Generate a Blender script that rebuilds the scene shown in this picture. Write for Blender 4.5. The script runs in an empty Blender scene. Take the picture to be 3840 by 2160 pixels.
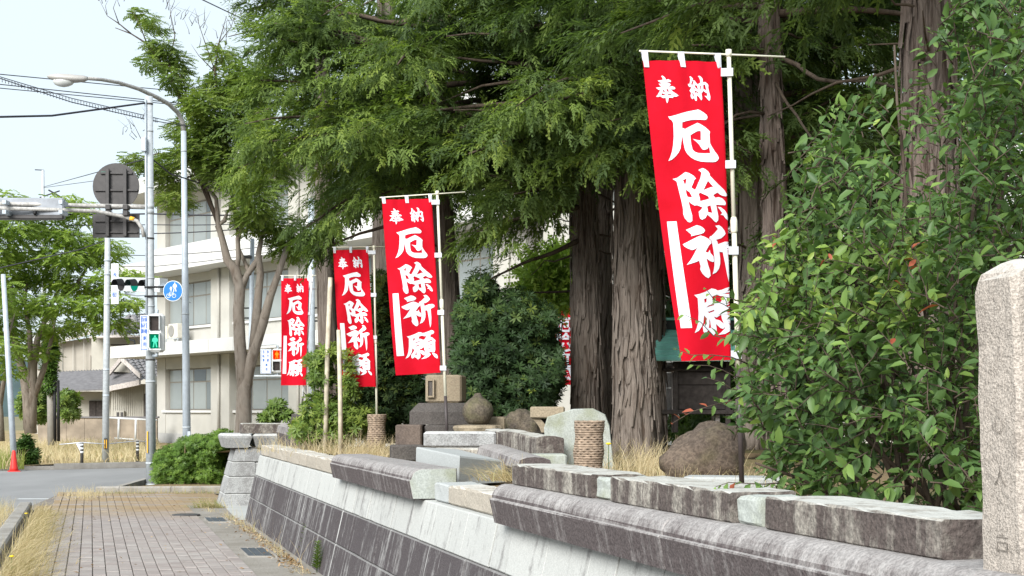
import bpy, math, random
import numpy as np
from mathutils import Vector, Matrix, noise
from mathutils.geometry import tessellate_polygon

random.seed(7)
RNG = np.random.default_rng(7)
SC = bpy.context.scene
COL = SC.collection
R = math.radians

# ------------------------------------------------------------------ camera
cam_d = bpy.data.cameras.new('camera')
cam = bpy.data.objects.new('camera', cam_d)
COL.objects.link(cam)
cam.location = (0, 0, 1.6)
cam.rotation_euler = (R(90), 0, 0)
cam_d.sensor_width = 36
cam_d.lens = 52.5
cam_d.shift_y = 0.11875
cam_d.clip_start = 0.05
cam_d.clip_end = 3000
SC.camera = cam

# ------------------------------------------------------------------ light
SUN_EL, SUN_AZ = R(32), R(206)      # azimuth clockwise from +Y, sun behind the camera on its left
W = bpy.data.worlds.new('World')
SC.world = W
W.use_nodes = True
wn = W.node_tree
wn.nodes.clear()
o_ = wn.nodes.new('ShaderNodeOutputWorld')
bg = wn.nodes.new('ShaderNodeBackground')
sky = wn.nodes.new('ShaderNodeTexSky')
sky.sky_type = 'NISHITA'
sky.sun_disc = False
sky.sun_elevation = SUN_EL
sky.sun_rotation = SUN_AZ
sky.air_density = 1.0
sky.dust_density = 3.0
sky.ozone_density = 1.0
hz = wn.nodes.new('ShaderNodeMix')
hz.data_type = 'RGBA'
hz.inputs[0].default_value = 0.84
hz.inputs[7].default_value = (5.05, 5.75, 6.2, 1)     # thin bright overcast, in the sky's own units
wn.links.new(sky.outputs[0], hz.inputs[6])
wn.links.new(hz.outputs[2], bg.inputs[0])
bg.inputs[1].default_value = 0.1
wn.links.new(bg.outputs[0], o_.inputs[0])

sun_d = bpy.data.lights.new('sun', 'SUN')
sun = bpy.data.objects.new('sun', sun_d)
COL.objects.link(sun)
sun_d.energy = 3.3
sun_d.angle = R(32)
sun_d.color = (1.0, 0.98, 0.945)
sdir = Vector((math.sin(SUN_AZ) * math.cos(SUN_EL), math.cos(SUN_AZ) * math.cos(SUN_EL), math.sin(SUN_EL)))
sun.rotation_euler = sdir.to_track_quat('Z', 'Y').to_euler()
sun.location = (0, 0, 40)

vs = SC.view_settings
vs.view_transform = 'Standard'
vs.look = 'None'
vs.exposure = 0.94
vs.gamma = 1.0
vs.use_curve_mapping = False
SC.cycles.max_bounces = 10
SC.cycles.diffuse_bounces = 6
SC.cycles.transparent_max_bounces = 6

# ------------------------------------------------------------------ coordinates
FD = 5600 / 3840 * 2576            # focal length in the 2576-wide working picture
HY = 1536 / 3840 * 2576            # eye level there
def D(x, y, Y):
    return Vector(((x - 1288) * Y / FD, Y, 1.6 - (y - HY) * Y / FD))
def DG(x, y, z=0.0):
    """point of the plane at height z seen at x, y"""
    Y = (1.6 - z) * FD / (y - HY)
    return Vector(((x - 1288) * Y / FD, Y, z))
CA, SA = 0.9624, 0.2715
def ST(s, t, z):
    """s runs along the retaining wall away from the camera, t across it into the garden"""
    return Vector((CA * t - SA * s, SA * t + CA * s, z))
WALL_ROT = math.atan2(SA, CA)
GZ = 1.04                           # garden level

# ------------------------------------------------------------------ object helpers
WL = {}
def wloc(o):
    return WL[o.name]
def reg(o, parent, loc):
    COL.objects.link(o)
    if parent is not None:
        o.parent = parent
        o.location = Vector(loc) - wloc(parent)
    else:
        o.location = loc
    WL[o.name] = Vector(loc)
    return o
def tag(o, label=None, cat=None, group=None, kind=None):
    if label: o['label'] = label
    if cat: o['category'] = cat
    if group: o['group'] = group
    if kind: o['kind'] = kind
    return o
def thing(name, label, cat, loc, group=None):
    o = bpy.data.objects.new(name, None)
    o.empty_display_size = 0.2
    reg(o, None, loc)
    return tag(o, label, cat, group)

class MB:
    def __init__(self):
        self.v = []; self.f = []; self.sm = []
    def add(self, vs_, fs, smooth=False):
        n = len(self.v)
        self.v.extend([tuple(p) for p in vs_])
        for f in fs:
            self.f.append(tuple(i + n for i in f)); self.sm.append(smooth)
        return self
    def box(self, c, size, rz=0.0, mat=None):
        hx, hy, hz_ = size[0] / 2, size[1] / 2, size[2] / 2
        M = mat or Matrix.Rotation(rz, 3, 'Z')
        c = Vector(c)
        P = [c + M @ Vector((x * hx, y * hy, z * hz_)) for x, y, z in
             ((-1,-1,-1),(1,-1,-1),(1,1,-1),(-1,1,-1),(-1,-1,1),(1,-1,1),(1,1,1),(-1,1,1))]
        return self.add(P, [(0,3,2,1),(4,5,6,7),(0,1,5,4),(1,2,6,5),(2,3,7,6),(3,0,4,7)])
    def bbox(self, c, size, rz=0.0, bev=0.01):
        """box with chamfered edges (24 verts)"""
        hx, hy, hz_ = size[0] / 2, size[1] / 2, size[2] / 2
        b = min(bev, hx * .4, hy * .4, hz_ * .4)
        M = Matrix.Rotation(rz, 3, 'Z'); c = Vector(c)
        loops = []
        for z, k in ((-hz_, b), (-hz_ + b, 0), (hz_ - b, 0), (hz_, b)):
            lo = []
            for sx, sy in ((-1,-1),(1,-1),(1,1),(-1,1)):
                a = Vector((sx * (hx - k), sy * (hy - k - b), z)); d = Vector((sx * (hx - k - b), sy * (hy - k), z))
                lo += [a, d] if sx * sy > 0 else [d, a]
            loops.append([c + M @ p for p in lo])
        return self.loft(loops)
    def loft(self, loops, caps=True, closed=True, smooth=False):
        n = len(loops[0]); base = len(self.v)
        for lo in loops: self.v.extend([tuple(p) for p in lo])
        for i in range(len(loops) - 1):
            for j in range(n if closed else n - 1):
                k = (j + 1) % n
                self.f.append((base + i*n + j, base + i*n + k, base + (i+1)*n + k, base + (i+1)*n + j)); self.sm.append(smooth)
        if caps and closed:
            self.f.append(tuple(base + j for j in reversed(range(n)))); self.sm.append(False)
            m = base + (len(loops) - 1) * n
            self.f.append(tuple(m + j for j in range(n))); self.sm.append(False)
        return self
    def tube(self, pts, rad, n=8, caps=True, smooth=True):
        pts = [Vector(p) for p in pts]
        if not hasattr(rad, '__len__'): rad = [rad] * len(pts)
        loops = []
        ref = None
        for i, p in enumerate(pts):
            d = (pts[min(i+1, len(pts)-1)] - pts[max(i-1, 0)])
            d = d.normalized() if d.length > 1e-9 else Vector((0,0,1))
            if ref is None:
                ref = Vector((1,0,0)) if abs(d.x) < .9 else Vector((0,1,0))
            a = (ref - d * ref.dot(d)).normalized(); b = d.cross(a); ref = a
            loops.append([p + (a * math.cos(2*math.pi*k/n) + b * math.sin(2*math.pi*k/n)) * rad[i] for k in range(n)])
        return self.loft(loops, caps, True, smooth)
    def lathe(self, prof, c=(0,0,0), n=16, smooth=True):
        c = Vector(c)
        return self.loft([[c + Vector((r*math.cos(2*math.pi*k/n), r*math.sin(2*math.pi*k/n), z)) for k in range(n)] for r, z in prof], True, True, smooth)
    def prism(self, poly, a, b):
        """poly: list of 3D points, swept from +a to +b (vectors)"""
        return self.loft([[Vector(p) + Vector(a) for p in poly], [Vector(p) + Vector(b) for p in poly]])
    def quad(self, a, b, c, d):
        return self.add([a, b, c, d], [(0, 1, 2, 3)])

def mesh_of(mb, name, origin):
    me = bpy.data.meshes.new(name)
    o = Vector(origin)
    me.from_pydata([tuple(Vector(p) - o) for p in mb.v], [], mb.f)
    me.polygons.foreach_set('use_smooth', mb.sm)
    me.update()
    return me
def fixn(me):
    import bmesh
    bm = bmesh.new(); bm.from_mesh(me)
    bmesh.ops.recalc_face_normals(bm, faces=bm.faces)
    bm.to_mesh(me); bm.free()
def part(name, mb, mat, parent):
    loc = wloc(parent)
    me = mesh_of(mb, name, loc)
    fixn(me)
    me.materials.append(mat)
    return reg(bpy.data.objects.new(name, me), parent, loc)
def solo(name, mb, mat, label=None, cat=None, group=None, kind=None, origin=None):
    if origin is None:
        a = np.array(mb.v); origin = ((a[:,0].min()+a[:,0].max())/2, (a[:,1].min()+a[:,1].max())/2, a[:,2].min())
    me = mesh_of(mb, name, origin)
    fixn(me)
    me.materials.append(mat)
    return tag(reg(bpy.data.objects.new(name, me), None, origin), label, cat, group, kind)
def inst(name, me, loc, parent=None, rot=(0,0,0), scale=(1,1,1)):
    o = bpy.data.objects.new(name, me)
    reg(o, parent, loc)
    o.rotation_euler = rot; o.scale = scale
    return o

def np_mesh(name, V, F, mat, tint=None, smooth=False):
    me = bpy.data.meshes.new(name)
    V = np.ascontiguousarray(V, dtype=np.float32); F = np.ascontiguousarray(F, dtype=np.int32)
    k = F.shape[1]
    me.vertices.add(len(V)); me.vertices.foreach_set('co', V.ravel())
    me.loops.add(F.size); me.loops.foreach_set('vertex_index', F.ravel())
    me.polygons.add(len(F))
    me.polygons.foreach_set('loop_start', np.arange(0, F.size, k, dtype=np.int32))
    me.polygons.foreach_set('loop_total', np.full(len(F), k, dtype=np.int32))
    if smooth: me.polygons.foreach_set('use_smooth', np.ones(len(F), dtype=bool))
    if tint is not None:
        at = me.attributes.new('tint', 'FLOAT', 'POINT')
        at.data.foreach_set('value', np.ascontiguousarray(tint, dtype=np.float32))
    me.update(calc_edges=True)
    me.materials.append(mat)
    return me
def frames(d, up):
    """orthonormal frames: columns x=d, y=side, z=up-ish"""
    d = d / np.linalg.norm(d, axis=1, keepdims=True)
    y = np.cross(up, d); ln = np.linalg.norm(y, axis=1, keepdims=True)
    y = np.where(ln > 1e-6, y / np.maximum(ln, 1e-6), np.array([[0, 1.0, 0]]))
    z = np.cross(d, y)
    return np.stack([d, y, z], axis=2)
def scatter(T, TF, pos, d, up, scale, tint):
    """copies of template T at pos; returns V, F, tint arrays"""
    M = frames(d, up)
    V = np.einsum('mij,nj->mni', M, T) * scale[:, None, None] + pos[:, None, :]
    m, n = len(pos), len(T)
    F = (TF[None] + (np.arange(m) * n)[:, None, None]).reshape(-1, TF.shape[1])
    return V.reshape(-1, 3), F, np.repeat(tint, n)
def leaf_part(name, V, F, t, mat, parent):
    loc = wloc(parent)
    me = np_mesh(name, V - np.array(loc)[None], F, mat, t)
    return reg(bpy.data.objects.new(name, me), parent, loc)
def leaf_solo(name, V, F, t, mat, origin, label, cat=None, group=None, kind=None):
    me = np_mesh(name, V - np.array(origin)[None], F, mat, t)
    return tag(reg(bpy.data.objects.new(name, me), None, origin), label, cat, group, kind)

# ------------------------------------------------------------------ materials
class NT:
    def __init__(self, name):
        self.m = bpy.data.materials.new(name); self.m.use_nodes = True
        self.t = self.m.node_tree; self.t.nodes.clear()
        self.out = self.n('ShaderNodeOutputMaterial')
    def n(self, typ, **kw):
        x = self.t.nodes.new(typ)
        for k, v in kw.items(): setattr(x, k, v)
        return x
    def l(self, a, b): self.t.links.new(a, b)
    def pos(self): return self.n('ShaderNodeNewGeometry').outputs['Position']
    def stz(self):
        p = self.pos(); o = []
        for ax in ((-SA, CA, 0), (CA, SA, 0), (0, 0, 1)):
            d = self.n('ShaderNodeVectorMath', operation='DOT_PRODUCT'); self.l(p, d.inputs[0]); d.inputs[1].default_value = ax; o.append(d.outputs['Value'])
        c = self.n('ShaderNodeCombineXYZ')
        for i in range(3): self.l(o[i], c.inputs[i])
        return c.outputs[0]
    def noise(self, vec, scale, detail=3, rough=.55, stretch=None):
        if stretch:
            mp = self.n('ShaderNodeMapping'); mp.inputs['Scale'].default_value = stretch
            self.l(vec, mp.inputs[0]); vec = mp.outputs[0]
        x = self.n('ShaderNodeTexNoise')
        x.inputs['Scale'].default_value = scale; x.inputs['Detail'].default_value = detail; x.inputs['Roughness'].default_value = rough
        self.l(vec, x.inputs['Vector'])
        return x.outputs['Fac']
    def ramp(self, fac, stops):
        x = self.n('ShaderNodeValToRGB'); e = x.color_ramp.elements
        while len(e) < len(stops): e.new(.5)
        for i, (p, c) in enumerate(stops):
            e[i].position = p; e[i].color = (c, c, c, 1) if not hasattr(c, '__len__') else (*c, 1)
        self.l(fac, x.inputs[0])
        return x.outputs[0]
    def mix(self, fac, a, b, mode='MIX'):
        x = self.n('ShaderNodeMix', data_type='RGBA', blend_type=mode)
        for s, v in ((0, fac), (6, a), (7, b)):
            if hasattr(v, 'links') or hasattr(v, 'is_linked'): self.l(v, x.inputs[s])
            elif hasattr(v, '__len__'): x.inputs[s].default_value = (*v, 1)
            else: x.inputs[s].default_value = v
        return x.outputs[2]
    def math(self, op, a, b=0.0):
        x = self.n('ShaderNodeMath', operation=op)
        for s, v in ((0, a), (1, b)):
            if hasattr(v, 'is_linked'): self.l(v, x.inputs[s])
            else: x.inputs[s].default_value = v
        return x.outputs[0]
    def bump(self, h, strength=.4, dist=.01):
        x = self.n('ShaderNodeBump'); x.inputs['Strength'].default_value = strength; x.inputs['Distance'].default_value = dist
        self.l(h, x.inputs['Height'])
        return x.outputs[0]
    def bsdf(self, col, rough=.8, normal=None, metal=0.0, spec=.3):
        b = self.n('ShaderNodeBsdfPrincipled')
        if hasattr(col, 'is_linked'): self.l(col, b.inputs['Base Color'])
        else: b.inputs['Base Color'].default_value = (*col, 1)
        if hasattr(rough, 'is_linked'): self.l(rough, b.inputs['Roughness'])
        else: b.inputs['Roughness'].default_value = rough
        b.inputs['Metallic'].default_value = metal
        b.inputs['Specular IOR Level'].default_value = spec
        if normal is not None: self.l(normal, b.inputs['Normal'])
        self.l(b.outputs[0], self.out.inputs[0])
        return self.m
MATS = {}
def plain(name, col, rough=.6, metal=0.0, var=.12, scale=6.0, spec=.3):
    if name in MATS: return MATS[name]
    t = NT(name); p = t.pos()
    f = t.noise(p, scale, 4)
    lo = tuple(c * (1 - var) for c in col); hi = tuple(min(1, c * (1 + var)) for c in col)
    MATS[name] = t.bsdf(t.ramp(f, [(.3, lo), (.7, hi)]), rough, None, metal, spec)
    return MATS[name]
def emit(name, col, strength):
    t = NT(name); e = t.n('ShaderNodeEmission'); e.inputs[0].default_value = (*col, 1); e.inputs[1].default_value = strength
    t.l(e.outputs[0], t.out.inputs[0]); return t.m

def stone(name, base, dark, stain=(.45, .65), speck=.25, top_pale=None, green=0.0, streak=(5, 5, .55), bump=.5, fine=90.0, vert=True, drip=0.0, warm=None, flat=.12, under=0.0):
    """weathered granite: fine speckle, runoff stains on the upright faces, pale lichen on the tops"""
    base = tuple(x * .80 for x in base); dark = tuple(x * .85 for x in dark); top_pale = tuple(x * .86 for x in top_pale) if top_pale else None
    t = NT(name); p = t.pos(); geo = t.n('ShaderNodeNewGeometry')
    sp = t.noise(p, fine, 2, .7)
    big = t.noise(p, 2.2, 4)
    c = t.mix(t.ramp(sp, [(.38, 0), (.62, 1)]), tuple(x * (1 - speck) for x in base), tuple(min(1, x * (1 + speck * .7)) for x in base))
    c = t.mix(t.math('MULTIPLY', big, .35), c, warm or tuple(x * .72 for x in base))
    oi = t.n('ShaderNodeObjectInfo')
    c = t.mix(t.math('MULTIPLY', oi.outputs['Random'], .22), c, tuple(x * .6 for x in base))
    w = t.stz()
    st = t.noise(w, 1.0, 5, .65, streak)
    st2 = t.noise(p, 14.0, 4, .65)
    bd = t.noise(w, 1.0, 3, .6, (2.4, .8, .8))
    sx = t.n('ShaderNodeSeparateXYZ'); t.l(geo.outputs['Normal'], sx.inputs[0])
    nz = sx.outputs[2]
    m = t.ramp(t.math('ADD', t.math('ADD', t.math('ADD', t.math('MULTIPLY', st, .52), t.math('MULTIPLY', st2, .24)), t.math('MULTIPLY', bd, .24)), t.math('MULTIPLY', t.ramp(nz, [(.05, 1), (.25, 0)]), under)), [(stain[0], 0), (stain[1], 1)])
    if vert:
        m = t.math('MULTIPLY', m, t.ramp(nz, [(.35, 1), (.97, flat)]))
    dk = t.mix(t.ramp(sp, [(.35, 0), (.65, 1)]), tuple(x * .7 for x in dark), tuple(x * 1.35 for x in dark))
    c = t.mix(m, c, dk)
    if drip:
        dr = t.noise(w, 1.0, 3, .5, (17, 1, .5))
        dm = t.ramp(dr, [(.66, 0), (.70, 1)])
        dm = t.math('MULTIPLY', dm, t.ramp(t.noise(p, 1.3, 2), [(.45, 0), (.6, drip)]))
        c = t.mix(dm, c, (.50, .50, .485))
    if green:
        g = t.math('MULTIPLY', t.ramp(t.noise(p, 5.0, 4), [(.45, 0), (.7, 1)]), green)
        c = t.mix(g, c, (.16, .17, .05))
    if top_pale is not None:
        tm = t.math('MULTIPLY', t.ramp(nz, [(.55, 0), (.85, 1)]), t.ramp(t.noise(p, 7.0, 5, .65), [(.36, .05), (.52, .95)]))
        c = t.mix(tm, c, top_pale)
    h = t.math('ADD', t.math('MULTIPLY', sp, .5), t.noise(p, 25.0, 4))
    return t.bsdf(c, .9, t.bump(h, bump, .012), 0, .2)

def leafmat(name, stops, trans=.35, rough=.45, spec=.35):
    t = NT(name)
    a = t.n('ShaderNodeAttribute', attribute_name='tint')
    c = t.ramp(a.outputs['Fac'], stops)
    p = t.n('ShaderNodeBsdfPrincipled'); t.l(c, p.inputs['Base Color'])
    p.inputs['Roughness'].default_value = rough; p.inputs['Specular IOR Level'].default_value = spec
    tr = t.n('ShaderNodeBsdfTranslucent')
    t.l(t.mix(1.0, c, (1.12, 1.2, .6), 'MULTIPLY'), tr.inputs[0])
    ms = t.n('ShaderNodeMixShader'); ms.inputs[0].default_value = trans
    t.l(p.outputs[0], ms.inputs[1]); t.l(tr.outputs[0], ms.inputs[2]); t.l(ms.outputs[0], t.out.inputs[0])
    return t.m

def barkmat(name, lo, hi, stretch=(16, 16, 1.2), bump=1.0):
    t = NT(name); p = t.pos()
    f = t.noise(p, 1.0, 6, .65, stretch)
    f.node.inputs['Distortion'].default_value = .9
    wd = t.noise(p, 1.0, 3, .6, (stretch[0] * .45, stretch[1] * .45, stretch[2] * .45))
    f = t.math('ADD', t.math('MULTIPLY', f, .62), t.math('MULTIPLY', wd, .38))
    f2 = t.noise(p, 3.0, 3)
    c = t.ramp(f, [(.40, lo), (.47, tuple(a * .45 + b * .55 for a, b in zip(lo, hi))), (.62, hi)])
    c = t.mix(t.math('MULTIPLY', f2, .4), c, (hi[0] * .8, hi[1] * .62, hi[2] * .5))
    return t.bsdf(c, .95, t.bump(f, bump, .03), 0, .1)

M = {}
M['steel'] = plain('galvanised_steel', (.40, .43, .45), .55, 0.0, .14, 14, .4)
M['bluesteel'] = plain('painted_steel_blue_grey', (.42, .47, .52), .5, .1, .1, 8)
M['rusty'] = plain('weathered_white_steel', (.38, .37, .35), .6, .1, .35, 22)
M['darkplate'] = plain('sign_back_grey', (.065, .062, .062), .55, .2, .15, 9)
M['black'] = plain('black_rubber', (.014, .014, .015), .6, 0, .2, 9)
M['white'] = plain('white_paint', (.66, .68, .69), .4, 0, .05, 5)
M['offwhite'] = plain('ivory_plastic', (.68, .66, .54), .4, 0, .06, 5)
M['whitecloth'] = plain('white_cloth', (.62, .64, .70), .9, 0, .04, 9)
M['brownpole'] = plain('dark_brown_tube', (.055, .045, .045), .45, 0, .15, 8)
M['blue'] = plain('sign_blue', (.012, .15, .52), .35, 0, .05, 5)
M['bluetext'] = plain('blue_lettering', (.03, .12, .45), .5, 0, .05, 5)
M['black_wire'] = plain('wire_black', (.03, .03, .04), .6, 0, .1, 4)
M['greenlit'] = emit('lit_green', (.0, .30, .15), .40)
M['greendim'] = emit('far_lit_green', (.01, .40, .28), .42)
M['greenman'] = emit('lit_green_figure', (.12, 1, .62), .62)
M['redlit'] = emit('lit_red', (1.0, .03, .0), .62)
M['redman'] = emit('lit_orange_figure', (1.0, .26, .02), .9)
M['darklens'] = plain('dark_lens', (.03, .022, .02), .25, 0, .3, 20)
M['glass_lamp'] = plain('lamp_glass', (.55, .57, .55), .15, 0, .1, 9, .6)
M['conered'] = plain('cone_red', (.62, .035, .03), .5, 0, .1, 7)
M['wood'] = plain('weathered_board', (.42, .385, .365), .85, 0, .3, 18)
M['darkwood'] = plain('dark_board', (.055, .047, .044), .85, 0, .35, 15)
M['stake'] = plain('peeled_timber', (.47, .42, .33), .85, 0, .3, 9)
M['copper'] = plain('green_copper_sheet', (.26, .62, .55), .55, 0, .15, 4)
M['copperdark'] = plain('dark_ridge', (.025, .028, .03), .6, 0, .2, 5)
M['bwall'] = plain('cream_render', (.42, .41, .375), .85, 0, .08, 1.2)
M['bslab'] = plain('white_render', (.56, .56, .545), .8, 0, .05, .8)
M['bplinth'] = plain('grey_render', (.37, .37, .36), .85, 0, .08, 2)
M['alu'] = plain('brown_window_frame', (.22, .20, .17), .5, .2, .1, 4)
M['curtain'] = plain('pale_blind', (.36, .37, .355), .9, 0, .12, 3)
M['housewall'] = plain('grey_beige_wall', (.37, .345, .305), .9, 0, .14, .9)
M['siding'] = plain('cream_siding', (.41, .395, .35), .8, 0, .06, 3)
M['tileroof'] = plain('grey_roof_tile', (.19, .185, .19), .55, 0, .25, 6)
M['slate'] = plain('slate_roof', (.15, .145, .15), .75, 0, .2, 5)
M['metalroof'] = plain('pale_metal_roof', (.50, .47, .44), .6, .1, .15, 2)
M['blockwall'] = plain('stained_concrete', (.27, .225, .175), .95, 0, .35, 1.4)
M['hill'] = plain('hazed_far_forest', (.055, .085, .085), .95, 0, .3, .06)  # bluish tone: distance haze put into the forest colour, no air volume
M['rope'] = plain('straw_rope', (.26, .20, .15), .95, 0, .45, 30)
M['yellow'] = plain('yellow_flower', (.75, .55, .02), .6, 0, .1, 9)
M['yellowtape'] = plain('orange_tape', (.72, .40, .04), .5, 0, .1, 9)

def glassmat():
    t = NT('window_glass')
    b = t.n('ShaderNodeBsdfPrincipled')
    oi = t.n('ShaderNodeObjectInfo')
    c = t.ramp(oi.outputs['Random'], [(.0, (.20, .225, .225)), (.45, (.30, .325, .31)), (.8, (.24, .265, .26)), (.97, (.06, .075, .08))])
    t.l(t.mix(t.math('MULTIPLY', t.noise(t.pos(), 1.3, 3), .5), c, (.13, .15, .155)), b.inputs['Base Color'])
    b.inputs['Roughness'].default_value = .12; b.inputs['Specular IOR Level'].default_value = .55
    t.l(b.outputs[0], t.out.inputs[0]); return t.m
M['glass'] = glassmat()

def clothmat():
    t = NT('red_banner_cloth'); p = t.pos()
    f = t.noise(p, 5.0, 4)
    w = t.noise(p, 260.0, 1)
    c = t.ramp(f, [(.3, (.62, .005, .018)), (.7, (.72, .008, .028))])
    b = t.n('ShaderNodeBsdfPrincipled'); t.l(c, b.inputs['Base Color']); b.inputs['Roughness'].default_value = .85
    b.inputs['Specular IOR Level'].default_value = .15
    t.l(t.bump(t.math('ADD', w, t.math('MULTIPLY', f, 2)), .15, .01), b.inputs['Normal'])
    tr = t.n('ShaderNodeBsdfTranslucent'); t.l(c, tr.inputs[0])
    ms = t.n('ShaderNodeMixShader'); ms.inputs[0].default_value = .4
    t.l(b.outputs[0], ms.inputs[1]); t.l(tr.outputs[0], ms.inputs[2]); t.l(ms.outputs[0], t.out.inputs[0])
    return t.m
M['red'] = clothmat()

M['pale'] = stone('granite_pale', (.53, .555, .55), (.15, .14, .14), (.60, .78), .14, None, 0, (7, 7, .5), .35, 110, drip=0)
M['paletop'] = stone('granite_wall_top', (.555, .565, .545), (.14, .13, .13), (.535, .67), .14, None, 0, (9, 2, .9), .3, 110)
M['darkwall'] = stone('granite_wall_stained', (.36, .355, .35), (.078, .068, .071), (.38, .50), .2, None, 0, (13, 2, .5), .45, 110, drip=.95)
M['coping'] = stone('granite_coping_stained', (.44, .42, .41), (.105, .088, .088), (.42, .62), .3, None, 0, (17, 2.5, 2.2), .6, 80, flat=.4, under=.13)
M['rough'] = stone('granite_rough_block', (.46, .43, .375), (.10, .082, .075), (.40, .52), .4, (.54, .54, .505), 0, (8, 2, .5), .9, 60)
M['buff'] = stone('granite_buff', (.52, .47, .395), (.20, .16, .13), (.58, .80), .25, (.66, .64, .59), 0, (5, 5, 1), .6, 80)
M['pillar'] = stone('granite_coarse', (.56, .50, .44), (.15, .12, .10), (.50, .70), .42, (.6, .58, .53), 0, (3, 3, 1), .9, 150)
M['algae'] = stone('granite_algae', (.50, .535, .50), (.17, .17, .15), (.56, .8), .2, None, .5, (6, 6, .6), .4, 80)
M['tan'] = stone('sandstone_tan', (.38, .315, .225), (.13, .105, .085), (.55, .8), .2, None, 0, (3, 3, 1), .5, 60)
M['darkstone'] = stone('tuff_dark', (.13, .118, .11), (.05, .046, .045), (.45, .7), .3, None, 0, (3, 3, 1), .7, 60)
M['brownstone'] = stone('tuff_brown', (.19, .15, .125), (.07, .058, .055), (.45, .7), .25, None, 0, (3, 3, 1), .6, 60)
M['lichen'] = stone('stone_lichen', (.17, .142, .105), (.065, .055, .05), (.42, .62), .35, None, .25, (6, 6, 6), .9, 45, vert=False)
M['boulder'] = stone('boulder_brown', (.175, .135, .105), (.075, .06, .05), (.45, .7), .4, None, .15, (2, 2, 2), .9, 40, vert=False)
M['piermix'] = stone('granite_pier', (.44, .45, .45), (.13, .12, .12), (.46, .66), .3, (.66, .67, .66), 0, (3, 3, .8), .6, 70)

M['cypress_leaf'] = leafmat('cypress_foliage', [(0, (.05, .082, .032)), (.45, (.105, .160, .050)), (.8, (.185, .262, .062)), (1, (.27, .345, .08))], .48, .6, .2)
M['dark_leaf'] = leafmat('cypress_foliage_dark', [(0, (.05, .082, .036)), (.6, (.10, .155, .048)), (1, (.19, .26, .065))], .5, .6, .2)
M['zelkova_leaf'] = leafmat('zelkova_foliage', [(0, (.085, .14, .032)), (.5, (.17, .26, .05)), (1, (.30, .40, .08))], .45, .5, .25)
M['fork_leaf'] = leafmat('maple_foliage', [(0, (.075, .125, .030)), (.5, (.15, .22, .05)), (1, (.26, .32, .085))], .45, .5, .25)
M['photinia_leaf'] = leafmat('large_leaf_foliage', [(0, (.042, .090, .036)), (.5, (.100, .178, .050)), (.82, (.20, .31, .07)), (.95, (.28, .37, .08)), (.965, (.34, .12, .05)), (1, (.34, .07, .05))], .3, .46, .3)
M['camellia_leaf'] = leafmat('dark_shrub_foliage', [(0, (.020, .040, .018)), (.6, (.045, .085, .028)), (.9, (.12, .17, .036)), (1, (.19, .24, .045))], .2, .55, .2)
M['shrub_leaf'] = leafmat('light_shrub_foliage', [(0, (.055, .105, .024)), (.6, (.125, .20, .04)), (1, (.24, .30, .06))], .35, .45, .3)
M['hedge_leaf'] = leafmat('hedge_foliage', [(0, (.040, .085, .018)), (.6, (.105, .19, .03)), (1, (.19, .29, .05))], .3, .45, .3)
M['dry'] = leafmat('dry_grass', [(0, (.34, .25, .14)), (.5, (.52, .43, .27)), (.85, (.66, .575, .40)), (1, (.22, .26, .06))], .35, .7, .2)
M['weed'] = leafmat('green_weed', [(0, (.07, .13, .03)), (1, (.20, .28, .06))], .35, .5, .3)
M['litter'] = leafmat('fallen_leaves', [(0, (.16, .085, .04)), (.5, (.32, .19, .09)), (1, (.55, .45, .32))], .2, .8, .1)
M['bark'] = barkmat('cypress_bark', (.030, .026, .023), (.25, .222, .198), (30, 30, 2.4), 1.5)
M['barkred'] = barkmat('cedar_bark_red', (.04, .031, .028), (.22, .185, .165), (26, 26, 2.4), 1.4)
M['barkgrey'] = barkmat('smooth_grey_bark', (.10, .086, .072), (.255, .23, .20), (7, 7, 2.5), .35)
M['twig'] = barkmat('twig_bark', (.035, .028, .023), (.105, .085, .068), (20, 20, 3), .3)

def asphalt():
    t = NT('asphalt'); p = t.pos()
    f = t.noise(p, .5, 5, .6, (1, .35, 1)); g = t.noise(p, 60.0, 2)
    c = t.ramp(f, [(.3, (.20, .20, .202)), (.7, (.285, .285, .285))])
    c = t.mix(t.math('MULTIPLY', g, .3), c, (.16, .16, .16))
    return t.bsdf(c, .92, t.bump(g, .3, .006), 0, .2)
M['asphalt'] = asphalt()
def pavermat():
    t = NT('pink_grey_paver'); p = t.pos()
    oi = t.n('ShaderNodeObjectInfo')
    wn_ = t.n('ShaderNodeTexWhiteNoise', noise_dimensions='3D')
    vq = t.n('ShaderNodeVectorMath', operation='SNAP'); t.l(p, vq.inputs[0]); vq.inputs[1].default_value = (.13, .2, 1.0)
    t.l(vq.outputs[0], wn_.inputs[0])
    rr = t.math('ADD', t.math('MULTIPLY', oi.outputs['Random'], .6), t.math('MULTIPLY', wn_.outputs['Value'], .4))
    c = t.ramp(rr, [(.15, (.25, .216, .203)), (.5, (.298, .262, .246)), (.85, (.34, .31, .292))])
    c = t.mix(t.ramp(t.noise(p, 1.1, 5), [(.4, 0), (.75, .55)]), c, (.33, .315, .30))
    c = t.mix(t.math('MULTIPLY', t.noise(p, 70.0, 2), .25), c, (.22, .20, .19))
    sx = t.n('ShaderNodeSeparateXYZ'); t.l(p, sx.inputs[0])
    # rust-coloured dirt and moss washed over the far end of the path
    mk = t.math('MULTIPLY', t.ramp(t.math('MULTIPLY', sx.outputs[1], .02), [(.425, 0), (.475, 1)]), t.ramp(t.noise(p, .8, 5, .6, (1, 2.2, 1)), [(.33, .15), (.55, .95)]))
    c = t.mix(mk, c, t.mix(t.noise(p, 2.0, 4), (.25, .165, .09), (.30, .24, .145)))
    return t.bsdf(c, .9, t.bump(t.noise(p, 45.0, 3), .3, .006), 0, .2)
M['paver'] = pavermat()
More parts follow.
